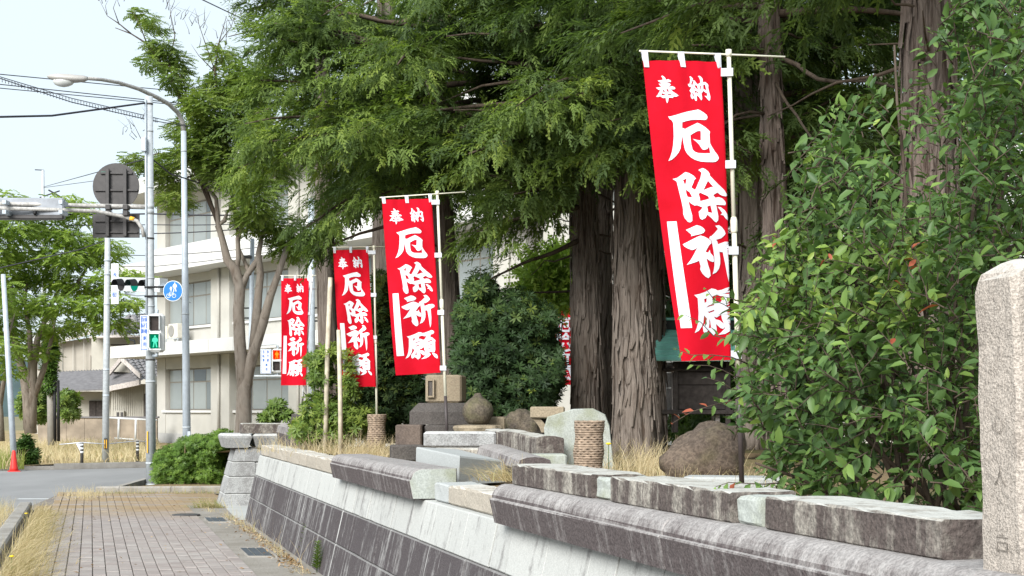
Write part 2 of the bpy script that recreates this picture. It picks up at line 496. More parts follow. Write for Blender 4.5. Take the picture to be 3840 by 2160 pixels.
def groundmat(name, a, b, scale=1.5, c3=None):
    t = NT(name); p = t.pos()
    c = t.ramp(t.noise(p, scale, 6, .65), [(.32, a), (.68, b)])
    if c3: c = t.mix(t.ramp(t.noise(p, scale * .4, 4), [(.5, 0), (.65, .8)]), c, c3)
    return t.bsdf(c, .97, t.bump(t.noise(p, 40.0, 4), .5, .02), 0, .1)
M['joint'] = groundmat('paver_joint_sand', (.17, .15, .135), (.24, .215, .19), 4)
M['concrete'] = groundmat('old_concrete', (.215, .198, .172), (.295, .278, .252), 1.8)
M['concretelight'] = groundmat('pale_concrete_slab', (.38, .39, .38), (.46, .47, .46), 1.8)
M['kerb'] = groundmat('kerb_concrete', (.22, .205, .185), (.34, .325, .30), 2.5)
M['earth'] = groundmat('dry_earth', (.17, .125, .075), (.29, .215, .125), 1.6, (.12, .13, .05))
M['verge'] = groundmat('dry_verge', (.25, .19, .105), (.37, .29, .17), .6, (.22, .22, .08))
M['terrain'] = groundmat('far_terrain', (.16, .15, .09), (.24, .21, .13), .2)

# =================================================================== SETTING
def sheet(name, pts, mat, z=None, label=None):
    mb = MB(); mb.add(pts, [tuple(range(len(pts)))])
    return solo(name, mb, mat, label, kind='structure', origin=(0, 0, 0))
def LY(L, Y, z=0.0):
    return Vector((L - .2821 * Y, Y, z))

sheet('terrain', [(-900, -60, -.03), (900, -60, -.03), (900, 1500, -.03), (-900, 1500, -.03)], M['terrain'])
sheet('road', [(-60, -10, 0), LY(-1.05, -10), LY(-1.05, 24), LY(-.6, 27.6), (-7.9, 28.35, 0), (-7.0, 29.6, 0), (-6.2, 31.0, 0), (25, 44, 0), (25, 56, 0), (-2, 45, 0), (-8.4, 42.3, 0), (-12.2, 39.7, 0), (-14, 38.9, 0), (-60, 37.5, 0)], M['asphalt'])
wk = sheet('walkway', [LY(-1.05, -10, .012), LY(1.58, -10, .012), LY(1.58, 28.3, .012), (-7.9, 28.3, .012), LY(-.65, 27.5, .012), LY(-1.05, 24, .012)], M['joint'])
sheet('gutter', [LY(1.58, -10, .016), LY(2.6, -10, .016), LY(2.6, 24.7, .016), LY(1.58, 24.7, .016)], M['concrete'])
sheet('side_path', [LY(1.58, 24.7, .016), LY(2.6, 24.7, .016), LY(2.3, 28.3, .016), LY(1.58, 28.3, .016)], M['paver'])
sheet('entry_slab', [DG(562, 1275) + Vector((0, 0, .02)), DG(640, 1270) + Vector((0, 0, .02)), DG(640, 1313) + Vector((0, 0, .02)), DG(597, 1311) + Vector((0, 0, .02))], M['concretelight'])

# pavers: the nearest 300 as bricks of their own, the rest joined
PW, PL = .1305, .2
pvm = MB()
def paver_geo(mb, L, Y, dz, g=.0045):
    z0, z1, z2 = .006, .019 + dz, .026 + dz
    def c(a, b, z): return LY(L + a, Y + (b if g < b < PL - g * 2.1 else (.0018 if b < PL / 2 else PL - .0018)), z)
    lo = [[c(g, g, z0), c(PW - g, g, z0), c(PW - g, PL - g, z0), c(g, PL - g, z0)],
          [c(g, g, z1), c(PW - g, g, z1), c(PW - g, PL - g, z1), c(g, PL - g, z1)],
          [c(2*g, 2*g, z2), c(PW - 2*g, 2*g, z2), c(PW - 2*g, PL - 2*g, z2), c(2*g, PL - 2*g, z2)]]
    mb.loft(lo)
pm0 = MB(); paver_geo(pm0, 0, 0, 0)
pme = mesh_of(pm0, 'brick', (0, 0, 0)); fixn(pme); pme.materials.append(M['paver'])
cells = []
for j in range(0, 112):
    for i in range(-7, 12):
        L = .02 + i * PW; Y = 6.0 + j * PL + (.1 if i % 2 else 0)
        if Y < 24.5 or L > -.75: cells.append((L, Y))
seen = [c for c in cells if c[1] > 14.25 and ((c[0] - .2821 * c[1]) / c[1] * FD + 1288) > 60]
seen.sort(key=lambda c: c[1])
near = set(seen[:300])
rest = MB()
for c in cells:
    dz = random.uniform(-.003, .003)
    if c in near:
        inst('brick', pme, LY(c[0], c[1], dz), wk)
    else:
        paver_geo(rest, c[0], c[1], dz)
o = part('brick_paving', rest, M['paver'], wk); tag(o, kind='stuff')

mh = MB(); c = DG(468, 1300); mh.lathe([(.0, .02), (.21, .02), (.21, .034), (.19, .040), (.0, .040)], (c.x, c.y, 0), 24)
solo('manhole_cover', mh, M['darkplate'], 'thin round dark iron manhole cover in the brick walkway', 'manhole cover')

# steel gratings in the concrete gutter
def grating(Y0, Y1, L0, L1, label):
    t = thing('drain_grating', label, 'drain grate', LY((L0 + L1) / 2, (Y0 + Y1) / 2, .016), 'grates along the gutter')
    w = MB()
    for a, b in ((L0, L0 + .014), (L1 - .014, L1)):
        w.loft([[LY(a, Y0, z), LY(b, Y0, z), LY(b, Y1, z), LY(a, Y1, z)] for z in (.012, .034)])
    for a, b in ((Y0, Y0 + .02), (Y1 - .02, Y1)):
        w.loft([[LY(L0 + .014, a, z), LY(L1 - .014, a, z), LY(L1 - .014, b, z), LY(L0 + .014, b, z)] for z in (.012, .033)])
    part('frame', w, M['kerb'], t)
    for k in range(3):
        a = L0 + .018 + k * (L1 - L0 - .036) / 3; b = a + (L1 - L0 - .036) / 3 - .018
        p = MB(); p.loft([[LY(a, Y0 + .022, z), LY(b, Y0 + .022, z), LY(b, Y1 - .022, z), LY(a, Y1 - .022, z)] for z in (.014, .026)])
        part('panel', p, M['bluegrate'], t)
M['bluegrate'] = plain('grate_blue_grey', (.065, .08, .095), .6, .2, .15, 20)
grating(16.0, 17.05, 1.68, 2.0, 'blue grey steel drain grate beside the green weed at the wall foot')
grating(20.9, 21.85, 1.64, 1.96, 'blue grey steel drain grate near the pale entry slab, farther of the two')

# kerbs
kb = MB()
for k in range(12):
    y0, y1 = 2 + k * 1.8, 2 + k * 1.8 + 1.79
    if y1 > 23.7: y1 = 23.7
    if y0 >= y1: break
    kb.loft([[LY(-1.13, y, 0), LY(-.93, y, 0), LY(-.93, y, .12), LY(-.955, y, .14), LY(-1.105, y, .14), LY(-1.13, y, .12)] for y in (y0, y1)])
solo('kerb_left', kb, M['kerb'], kind='structure', origin=(0, 0, 0))
pk = MB()
kp = [DG(240, 1244), DG(300, 1243.5), DG(430, 1243), DG(560, 1242)]
back = Vector((.06, .16, 0))
for a, b in zip(kp[:-1], kp[1:]):
    pk.loft([[a, a + back, a + back + Vector((0, 0, .13)), a + Vector((.01, .03, .15)), a + Vector((0, 0, .12))],
             [b - Vector((.01, 0, 0)), b + back - Vector((.01, 0, 0)), b + back + Vector((-.01, 0, .13)), b + Vector((0, .03, .15)), b + Vector((-.01, 0, .12))]])
a, b = kp[0] + Vector((-.02, .05, 0)), DG(362, 1219)
pk.loft([[a, a + Vector((.17, -.05, 0)), a + Vector((.17, -.05, .06)), a + Vector((0, 0, .05))], [b, b + Vector((.17, -.05, 0)), b + Vector((.17, -.05, .15)), b + Vector((0, 0, .14))]])
solo('planter_kerb', pk, M['kerb'], kind='structure', origin=(0, 0, 0))
sheet('planter_soil', [kp[0] + Vector((.2, .16, .1)), kp[-1] + Vector((0, .16, .1)), (-3.6, 40, .1), (-6.0, 33.2, .1)], M['earth'])
fk = MB()
fpts = [(-16, 38.6), (-14, 38.9), (-12.2, 39.75), (-8.4, 42.4), (-2, 45.2), (25, 56.2)]
for a, b in zip(fpts[:-1], fpts[1:]):
    a, b = Vector((*a, 0)), Vector((*b, 0)); n_ = Vector((0, .18, 0)); u = Vector((0, 0, .16 if a.x > -12.5 else .1))
    fk.loft([[a, a + n_, a + n_ + u, a + u], [b, b + n_, b + n_ + u, b + u]])
solo('kerb_far', fk, M['kerb'], kind='structure', origin=(0, 0, 0))
sheet('verge', [(-60, 37.6, .05), (-16, 38.7, .06), (-14, 39.0, .08), (-12.2, 39.9, .14), (-8.4, 42.5, .14), (-2, 45.3, .14), (25, 56.3, .14), (25, 100, .2), (-60, 100, .2)], M['verge'])
mk = MB(); a = DG(58, 1255, .004); mk.add([a + Vector((-.1, -.1, 0)), a + Vector((.75, -.05, 0)), a + Vector((.75, .12, 0)), a + Vector((-.1, .1, 0))], [(0, 1, 2, 3)])
solo('road_marking', mk, M['white'], kind='structure', origin=(0, 0, 0))

# garden behind the wall
sheet('garden_ground', [ST(-6, 2.45, GZ - .04), ST(21.5, 2.45, GZ - .04), ST(21.5, 3.1, GZ), ST(21.5, 22, GZ + .05), ST(-6, 30, GZ + .05)], M['earth'])
sheet('garden_ground_far', [ST(25.5, 2.4, GZ - .1), ST(44, 2.4, .2), ST(44, 30, .3), ST(25.5, 30, GZ - .05)], M['earth'])
gs = MB(); gs.prism([ST(21.5, 2.45, 0), ST(21.5, 20, 0), ST(21.5, 20, GZ - .06), ST(21.5, 2.45, GZ - .06)], (0, 0, 0), ST(.15, 0, 0))
solo('garden_edge', gs, M['kerb'], kind='structure', origin=(0, 0, 0))
hl = MB()
hp = []
for j in range(5):
    for i in range(40):
        x = -260 + i * 14; y = 330 + j * 40
        h = (16 + 5 * math.sin(i * .35) + 3 * math.sin(i * .9 + 1)) * math.sin(math.pi * min(1, (j + .0) / 3.2)) if j else -1
        hp.append((x, y, h + random.uniform(-2.2, 2.2)))
hl.add(hp, [(j*40+i, j*40+i+1, (j+1)*40+i+1, (j+1)*40+i) for j in range(4) for i in range(39)])
solo('hills', hl, M['hill'], kind='structure', origin=(0, 0, 0))

# =================================================================== RETAINING WALL
def swept(s0, s1, prof, bev=.006, mb=None, n=1, jit=0.0):
    """profile [(t, z)] swept along the wall from s0 to s1, ends slightly chamfered"""
    mb = mb or MB()
    cx = sum(p[0] for p in prof) / len(prof); cz = sum(p[1] for p in prof) / len(prof)
    def ring(s, k):
        out = []
        for t, z in prof:
            d = math.hypot(t - cx, z - cz) + 1e-6
            f = 1 - k / d
            out.append(ST(s, cx + (t - cx) * f + random.uniform(-jit, jit), cz + (z - cz) * f + random.uniform(-jit, jit)))
        return out
    loops = [ring(s0, bev), ring(s0 + bev, 0)] + [ring(s0 + (s1 - s0) * k / n, 0) for k in range(1, n)] + [ring(s1 - bev, 0), ring(s1, bev)]
    return mb.loft(loops)
wall = thing('retaining_wall', 'long battered granite retaining wall in three courses beside the brick walkway', 'wall', ST(12, 2.13, 0))
def tface(z): return 2.13 + (2.343 - 2.13) * z / .94
courses = [(0.0, .338, 'darkwall'), (.344, .652, 'darkwall'), (.658, .94, 'paletop')]
for ci, (z0, z1, mt) in enumerate(courses):
    s = 1.6 + ci * .21
    while s < 21.74:
        w = random.uniform(.5, .9) if ci < 2 else random.choice([.34, .36, .38, .55, .7])
        e = min(s + w, 21.74)
        if 21.74 - e < .25: e = 21.74
        d = random.uniform(-.004, .005)
        b = .008
        pr = [(tface(z0) + d + b, z0), (tface(z0 + b) + d, z0 + b), (tface(z1 - b) + d, z1 - b), (tface(z1) + d + b, z1), (2.56, z1), (2.56, z0)]
        part('stone', swept(s + .004, e - .004, pr, .005), M[mt], wall)
        s = e
core = MB(); core.prism([ST(1.6, 2.2, 0.01), ST(1.6, 2.62, 0.01), ST(1.6, 2.62, .935), ST(1.6, 2.38, .935)], (0, 0, 0), ST(20.0, 0, 0))
part('core', core, M['darkwall'], wall)

# coping stones with a half-round nose
def cop_prof(zb=.944, h=.225, t0=2.257, depth=.33):
    p = [(t0, zb), (t0 - .03, zb + h * .60), (t0 - .028, zb + h * .63)]
    for k in range(9):
        a = math.pi * (1 - k / 15.0)
        p.append((t0 + .072 + .088 * math.cos(a), zb + h * .645 + h * .355 * math.sin(a)))
    return p + [(t0 + depth, zb + h), (t0 + depth, zb)]
CP = cop_prof()
def coping(s0, s1, label, mat='coping', endmat=None):
    o = solo('coping_stone', swept(s0, s1, CP, .006, None, 3, .0015), M[mat], label, 'coping stone', 'half-round coping stones on the wall', origin=ST(s0, 2.4, .944))
    if endmat:                                  # the freshly cut near end is clean granite
        o.data.materials.append(M[endmat])
        for pl in o.data.polygons:
            c_ = pl.center
            if pl.normal.dot(Vector((SA, -CA, 0))) > .8: pl.material_index = 1
    return o
coping(10.66, 12.84, 'half-round coping stone with a clean pale cut end, before the white block', endmat='algae')
coping(12.85, 14.39, 'dark stained half-round coping stone, far half of the shorter coping piece on the wall')
coping(5.70, 8.38, 'long stained coping stone on the wall, its far end beside the cream blocks')
coping(2.2, 5.69, 'long stained coping stone at the foot of the tall granite post')

def rough_block(s0, s1, t0, t1, z0, z1, jag=.012, n=9, bev=.012):
    mb = MB()
    prof = [(t0 + bev, z0), (t0, z0 + bev), (t0, (z0 + z1) / 2), (t0, z1 - bev), (t0 + bev, z1), ((t0 * 2 + t1) / 3, z1), ((t0 + t1 * 2) / 3, z1), (t1 - bev, z1), (t1, z1 - bev), (t1, z0)]
    cx, cz = (t0 + t1) / 2, (z0 + z1) / 2
    loops = []
    for k in range(n + 1):
        s = s0 + (s1 - s0) * k / n
        f = .965 if k in (0, n) else 1
        loops.append([ST(s + (0 if k in (0, n) else random.uniform(-.08, .08) * (s1 - s0) / n), cx + (t - cx) * f + random.uniform(-jag, jag) * .8, cz + (z - cz) * f + (random.uniform(-jag, jag) - (.007 if random.random() < .07 else 0) if z > cz else 0)) for t, z in prof])
    return mb.loft(loops)
blk = 'rough-topped granite blocks on the wall'
for s0, s1, lab in ((6.66, 8.29, 'rough-topped stained granite block behind the coping, in front of the near rope-wrapped post'),
                    (5.02, 6.60, 'rough-topped stained granite block behind the coping, in front of the brown boulder'),
                    (3.55, 4.93, 'rough-topped stained granite block against the tall granite post')):
    solo('granite_block', rough_block(s0 + .22, s1, 2.335, 2.62, 1.168, 1.288, .0018, 16, .007), M['rough'], lab, 'stone block', blk, origin=ST(s0, 2.45, 1.168))
for s0, lab in ((6.66, 'short pale rough block between two dark stained ones, nearer the rope-wrapped post'), (5.02, 'short pale rough block under the overhanging shrub twigs')):
    solo('granite_block', rough_block(s0, s0 + .2, 2.36, 2.6, 1.168, 1.275, .006, 3), M['algae'], lab, 'stone block', blk, origin=ST(s0, 2.45, 1.168))
for s0, s1, mt, lab in ((10.12, 10.55, 'pale', 'small grey block beside the clean end of the short coping'), (9.62, 10.11, 'buff', 'cream granite block, farther of the two between the copings'), (8.42, 9.61, 'buff', 'cream granite block touching the far end of the long coping')):
    solo('granite_block', rough_block(s0, s1, 2.39, 2.66, .944, 1.078, .004, 5), M[mt], lab, 'stone block', 'cream blocks between the copings', origin=ST(s0, 2.5, .944))
BUFF = ['half hidden by the dark coping', 'second from the dark coping', 'third from the dark coping', 'fourth from the dark coping', 'near the timber stakes', 'between the stakes and the far corner', 'second from the far corner', 'at the far wall corner']
for i, (s0, s1) in enumerate(((14.45, 14.95), (14.97, 16.2), (16.22, 17.0), (17.02, 17.55), (17.6, 18.75), (18.8, 19.9), (19.92, 20.85), (20.87, 21.7))):
    solo('granite_block', rough_block(s0, s1, 2.36, 2.62, .944, 1.092, .006, 5), M['buff'], 'pale buff block on the far wall top, ' + BUFF[i], 'stone block', 'pale buff blocks on the far wall end', origin=ST(s0, 2.5, .944))

# =================================================================== FAR PIER beyond the entry
pier = thing('entry_pier', 'battered granite pier with overhanging cap stones beyond the wall gap', 'stone pier', ST(25.2, 2.2, 0))
def pier_stone(s0, s1, t0, t1, z0, z1, mt='piermix', name='stone'):
    """stone with battered left and near faces; t0, t1 at ground, batter .2 per metre on the left face"""
    b0, b1 = .26 * z0, .26 * z1; q = .012
    def ring(z, bb, k):
        return [ST(s0 + bb * .6 + k, t0 + (bb if t0 < 2.2 else 0) + k, z), ST(s0 + bb * .6 + k, t1 - k, z), ST(s1 - k, t1 - k, z), ST(s1 - k, t0 + (bb if t0 < 2.2 else 0) + k, z)]
    mb = MB(); mb.loft([ring(z0, b0, q), ring(z0 + q, b0, 0), ring(z1 - q, b1, 0), ring(z1, b1, q)])
    part(name, mb, M[mt], pier)
pier_stone(24.85, 25.9, 2.06, 2.56, 0, .21); pier_stone(24.86, 25.9, 2.565, 3.2, 0, .24)
pier_stone(24.85, 25.9, 2.06, 2.80, .215, .49); pier_stone(24.86, 25.9, 2.805, 3.4, .245, .49)
pier_stone(24.85, 25.9, 2.06, 2.62, .495, .73); pier_stone(24.86, 25.9, 2.625, 3.3, .495, .72)
pier_stone(24.85, 25.9, 2.06, 2.74, .735, .965); pier_stone(24.86, 25.9, 2.745, 3.4, .725, .965)
cb = MB(); cb.loft([[ST(25.0, 2.3, z), ST(25.0, 5.2, z), ST(25.8, 5.2, z), ST(25.8, 2.3, z)] for z in (.0, .96)]); part('core', cb, M['darkstone'], pier)
for t0, t1 in ((2.10, 2.56), (2.59, 3.25), (3.28, 4.2)):
    mb = MB(); mb.loft([[ST(24.9 + k, t0 + k, z), ST(24.9 + k, t1 - k, z), ST(26 - k, t1 - k, z), ST(26 - k, t0 + k, z)] for z, k in ((.97, .05), (1.13, 0), (1.165, .0), (1.20, .04))])
    part('cap_stone', mb, M['piermix'], pier)
solo('granite_block', rough_block(25.05, 25.4, 2.4, 3.5, 1.203, 1.37, .008, 5), M['rough'], 'dark stained block lying on the cap of the far pier', 'stone block')
wb = MB()
for k in range(14):
    mbk = MB(); s0 = 26.05 + k * 1.2
    pr = [(2.75, 0), (2.9, .85), (3.2, .85), (3.2, 0)]
    wb = swept(s0, s0 + 1.19, pr, .006, wb)
solo('boundary_wall', wb, M['piermix'], 'low granite wall continuing behind the far pier and hedge', 'wall')
# coping lying crosswise beside the far pier, and the dark post behind it
mb = MB(); A, B = D(722, 1077, 24.0), D(775, 1090, 21.6)
ax = (B - A).normalized(); sd = Vector((ax.y, -ax.x, 0)) * -1
def halfround(mb, A, B, w, h, n=6):
    ax = (B - A).normalized(); sd = Vector((-ax.y, ax.x, 0)).normalized()
    pr = [(-w / 2 * .85, -h), (-w / 2, -h * .25)] + [(-w / 2 * math.cos(math.pi * k / n), h * .35 * math.sin(math.pi * k / n)) for k in range(1, n)] + [(w / 2, -h * .25), (w / 2 * .85, -h)]
    ring = lambda P, f: [P + sd * (x * f) + Vector((0, 0, z * f)) for x, z in pr]
    return mb.loft([ring(A, .93), ring(A + ax * .02, 1), ring(A.lerp(B, .33), 1), ring(A.lerp(B, .66), 1), ring(B - ax * .02, 1), ring(B, .93)])
halfround(mb, A, B, .34, .24)
solo('coping_stone', mb, M['coping'], 'dark half-round coping stone lying askew beside the far pier', 'coping stone', 'half-round coping stones on the wall')
mb = MB(); c = D(760, 1090, 23.2); mb.loft([[c + Vector((x * w, y * w, z)) for x, y in ((-.17, -.14), (.17, -.14), (.15, .14), (-.15, .14))] for z, w in ((-.25, 1), (.2, .97), (.30, .8))])
solo('broken_post', mb, M['darkstone'], 'dark broken stone post behind the askew coping near the far pier', 'stone post')

# =================================================================== GRANITE POST at the right
c = ST(3.46, 2.44, 1.0)
post = thing('granite_post', 'tall coarse granite post with a pyramid top and engraved characters', 'stone post', c)
mb = MB()
def prow(z, w, dx=0.0, cham=.016, jit=.003):
    out = []
    for sx, sy in ((-1, -1), (1, -1), (1, 1), (-1, 1)):
        a = (sx * w, sy * (w - cham)); d = (sx * (w - cham), sy * w)
        for q in ([a, d] if sx * sy > 0 else [d, a]):
            x, y = q
            out.append(ST(3.46 + y + random.uniform(-jit, jit), 2.405 + x + dx + random.uniform(-jit, jit), z))
    return out
PWD = .098
zs = [.3, .7] + [1.0 + i * .07 for i in range(14)]
mb.loft([prow(z, PWD - .004 * (z - 1), -.045 * (z - 1.15) + .022, .016, .004) for z in zs] + [prow(1.945, PWD - .006, -.016, .02, .005), prow(1.962, PWD - .018, -.016, .02, .006), prow(1.99, PWD * .5, -.016, .02, .006), prow(2.0, .02, -.016, .006, .002)])
part('shaft', mb, M['pillar'], post)
POST_TEXT = True

# =================================================================== STONES IN THE GARDEN
def oriented_box(c, sz, rz, bev=.015, pitch=0.0, roll=0.0):
    mb = MB(); mb.bbox((0, 0, 0), sz, 0, bev)
    Mx = Matrix.Rotation(rz, 3, 'Z') @ Matrix.Rotation(pitch, 3, 'X') @ Matrix.Rotation(roll, 3, 'Y')
    mb.v = [tuple(Vector(c) + Mx @ Vector(p)) for p in mb.v]
    return mb
def px_box(x0, x1, y0, y1, Y, depth, rz=0.0, bev=.015):
    a, b = D(x0, y1, Y), D(x1, y0, Y)
    return oriented_box(((a.x + b.x) / 2, Y + depth / 2, (a.z + b.z) / 2), (b.x - a.x, depth, b.z - a.z), rz, bev)
# lantern pieces stacked up
YL = 17.2
lan = thing('stone_firebox', 'square tan sandstone lantern firebox with a slot window, on top of the dark stack', 'lantern stone', D(1118, 1012, YL + .2))
part('block', px_box(1074, 1166, 943, 1013, YL, .42, R(-6), .02), M['tan'], lan)
w = MB(); a = D(1083, 990, YL - .012); w.box((a.x, a.y + .01, a.z + .06), (.05, .03, .17), R(-6)); part('window', w, M['darkstone'], lan)
w = MB(); 
for dx_, dz_, sx, sz in ((-.035, .06, .018, .21), (.035, .06, .018, .21), (0, .155, .052, .018), (0, -.035, .052, .018)):
    w.box((a.x + dx_, a.y - .006, a.z + dz_), (sx, .03, sz), R(-6))
part('frame', w, M['tan'], lan)
mb = MB(); a, b = D(1031, 1069, YL), D(1199, 1013, YL)
mb.loft([[Vector((x, y, z)) for x, y in ((a.x + k, YL - .05 + k), (b.x - k, YL - .12 + k), (b.x - k, YL + .6 - k), (a.x + k, YL + .6 - k))] for z, k in ((a.z + .005, 0), (a.z + .15, 0), (b.z - .03, .07), (b.z - .003, .10))])
solo('lantern_slab', mb, M['darkstone'], 'dark stone slab with sloping shoulders carrying the tan lantern firebox', 'lantern stone')
solo('cut_stone', px_box(998, 1064, 1068.5, 1126, YL - .22, .5, R(-4)), M['brownstone'], 'brown square stone under the left end of the dark lantern slab', 'stone block')
solo('cut_stone', px_box(1068, 1180, 1069.5, 1130, YL - .1, .6, 0), M['darkstone'], 'dark stone in shade under the lantern slab', 'stone block')
solo('cut_stone', px_box(979, 1062, 1120, 1160, YL - .75, .35, R(8)), M['darkstone'], 'low dark stone lying at the foot of the brown square stone', 'stone block')
# jewel finial on its lotus base
YJ = 15.6; c = D(1202, 1068, YJ)
mb = MB(); pr = [(.03, 0), (.105, .008), (.135, .05), (.163, .11), (.163, .16), (.14, .215), (.10, .255), (.06, .285), (.036, .312), (.034, .325), (.012, .33)]
mb.lathe(pr, c, 22)
mb.v = [tuple(Vector(p) + Vector((1, 1, 1)) * (.006 * noise.noise(Vector(p) * 14))) for p in mb.v]
solo('jewel_finial', mb, M['lichen'], 'onion-shaped lichen-covered stone finial with a broken tip', 'stone finial')
mb = MB(); n = 48
mb.loft([[c + Vector((math.cos(2*math.pi*k/n) * (r + lob * math.cos(8 * 2*math.pi*k/n)), math.sin(2*math.pi*k/n) * (r + lob * math.cos(8 * 2*math.pi*k/n)), z)) for k in range(n)] for r, z, lob in ((.19, -.085, 0), (.24, -.07, .005), (.25, -.035, .014), (.235, -.012, .014), (.19, -.004, .006), (.12, -.001, 0))])
part_l = solo('lotus_base', mb, M['tan'], 'lobed round stone base under the onion-shaped finial', 'stone base')
mb = oriented_box(D(1238, 1066, YJ + .25) - Vector((0, 0, .0)), (.25, .22, .15), R(14), .02)
solo('cut_stone', mb, M['tan'], 'tan wedge of stone just behind the finial base', 'stone block')
# pale dressed block with chipped edge
mb = px_box(1067, 1250, 1086, 1126, 14.6, .35, R(-3), .02)
solo('dressed_block', mb, M['piermix'], 'pale dressed granite bar with chipped edge behind the dark banner pole foot', 'stone block')
mb = px_box(1090, 1262, 1128, 1146, 14.1, .3, R(-2), .015)
solo('dressed_block', mb, M['rough'], 'grey rough slab under the pale dressed bar', 'stone block')
# big white block lying on the coping
P = [D(1046, 1184, 12.6), D(1154, 1221, 11.35), D(1275, 1212, 11.9), D(1165, 1178, 13.2)]
T_ = [D(1047, 1124, 12.6), D(1157, 1147, 11.35), D(1264, 1158.5, 11.9), D(1152, 1130, 13.2)]
mb = MB()
def shrink(L_, k, dz):
    c_ = sum(L_, Vector()) / 4
    return [p + (c_ - p).normalized() * k + Vector((0, 0, dz)) for p in L_]
mb.loft([P, shrink(T_, 0, -.012), shrink(T_, .012, 0)])
solo('white_block', mb, M['pale'], 'large white granite block with green algae, lying behind the short coping', 'stone block')
# rough-topped block and fallen half-round coping
A, B = D(1250, 1076, 15.2), D(1384, 1096, 13.0)
def bar(A, B, w, h, jag=.012, n=7, mb=None):
    mb = mb or MB(); ax = (B - A).normalized(); sd = Vector((ax.y, -ax.x, 0)).normalized()
    loops = []
    for k in range(n + 1):
        P_ = A.lerp(B, k / n); f = .96 if k in (0, n) else 1
        loops.append([P_ + sd * (x * w * f) + Vector((0, 0, z * h - (random.uniform(0, jag) if z > -.5 else 0))) for x, z in ((-.5, -1), (-.5, -.1), (-.46, 0), (-.15, 0.0), (.15, 0.0), (.46, 0), (.5, -.1), (.5, -1))])
    return mb.loft(loops)
solo('granite_block', bar(A, B, .26, .175, .02), M['rough'], 'rough-topped stained granite bar pointing at the big tilted coping', 'stone block', blk)
A, B = D(1238, 1131, 13.9), D(1345, 1166, 11.9)
mb = halfround(MB(), A, B, .30, .16)
solo('coping_stone', mb, M['coping'], 'fallen half-round coping stone lying among dry grass behind the wall', 'coping stone', 'half-round coping stones on the wall')
solo('dressed_block', px_box(1335, 1424, 1143, 1180, 12.4, .3, R(4)), M['algae'], 'small greenish square stone beside the fallen half-round coping', 'stone block')
# tilted coping with the rounded end
A, B = D(1440, 1108, 14.6), D(1484, 1108, 13.2)
mb = MB()
ax = (B - A).normalized(); sd = Vector((-ax.y, ax.x, 0))
pr = [(-.33, -.36), (-.36, .10), (-.33, .20), (-.10, .27), (.08, .275), (.19, .22), (.23, .12), (.28, -.36)]
A2, B2 = D(1462, 1105, 14.8), D(1470, 1105, 13.3)
rg = lambda P_, f: [P_ + Vector((x * f, x * .18 * f, z * f)) for x, z in pr]
mb.loft([rg(A2, .97), rg(A2 + Vector((0, -.02, 0)), 1), rg(B2 + Vector((0, .02, 0)), 1), rg(B2, .97)])
solo('tilted_coping', mb, M['algae'], 'big pale green coping block standing on edge behind the near rope-wrapped post', 'stone block')
# bracketed table stone and dark rock
tb = thing('stone_table', 'small brown stone table with a curved bracket leg, in front of the trunks', 'stone table', D(1378, 1088, 15.4))
part('top', px_box(1336, 1422, 1023, 1052, 15.4, .35, R(-3), .012), M['tan'], tb)
mb = MB(); pts = [D(1345 + 10 * k - 2 * k * k * .5, 1052 + 9 * k, 15.45) for k in range(5)]
for a_, b_ in zip(pts[:-1], pts[1:]):
    mb.loft([[a_ + Vector((-.03, 0, 0)), a_ + Vector((.05, 0, 0)), a_ + Vector((.05, .28, 0)), a_ + Vector((-.03, .28, 0))], [b_ + Vector((-.03, 0, .001)), b_ + Vector((.05, 0, .001)), b_ + Vector((.05, .28, .001)), b_ + Vector((-.03, .28, .001))]])
part('leg', mb, M['tan'], tb)
mb = MB(); a_ = D(1380, 1090, 15.55); mb.box((a_.x + .03, a_.y + .12, a_.z + .07), (.22, .2, .16)); part('core', mb, M['darkstone'], tb)
def rock(name, c, r, mat, seed, label, skew=0.0, sub=20, amp=.25):
    mb = MB(); loops = []
    for j in range(1, sub):
        ph = math.pi * j / sub; lo = []
        for k in range(sub * 2):
            th = math.pi * k / sub
            d = Vector((math.sin(ph) * math.cos(th), math.sin(ph) * math.sin(th), -math.cos(ph)))
            q = 1 + amp * noise.fractal(d * 1.3 + Vector((seed, 0, 0)), 1, 2, 4) + .07 * noise.noise(d * 5 + Vector((seed, 3, 0)))
            lo.append(Vector(c) + Vector((d.x * r[0] + skew * max(0, d.z) * r[2] - skew * .6 * max(0, -d.x) * (1 - d.z) * r[0], d.y * r[1], d.z * r[2])) * q)
        loops.append(lo)
    mb.loft(loops, True, True, True)
    return solo(name, mb, mat, label, 'rock')
rock('rock', D(1312, 1078, 16.2), (.24, .2, .2), M['lichen'], 3.3, 'dark mottled rock between the finial and the stone table', amp=.35)
rock('boulder', D(1778, 1150, 11.0), (.27, .24, .26), M['boulder'], 4.6, 'large rounded brown boulder in front of the little wooden shrine', amp=.17, skew=.3)
mb = oriented_box(D(1845, 1212, 9.6), (.62, .32, .07), R(-14), .012)
solo('flat_stone', mb, M['pale'], 'flat pale stone lying at the dark foot of the nearest banner pole', 'stone slab')

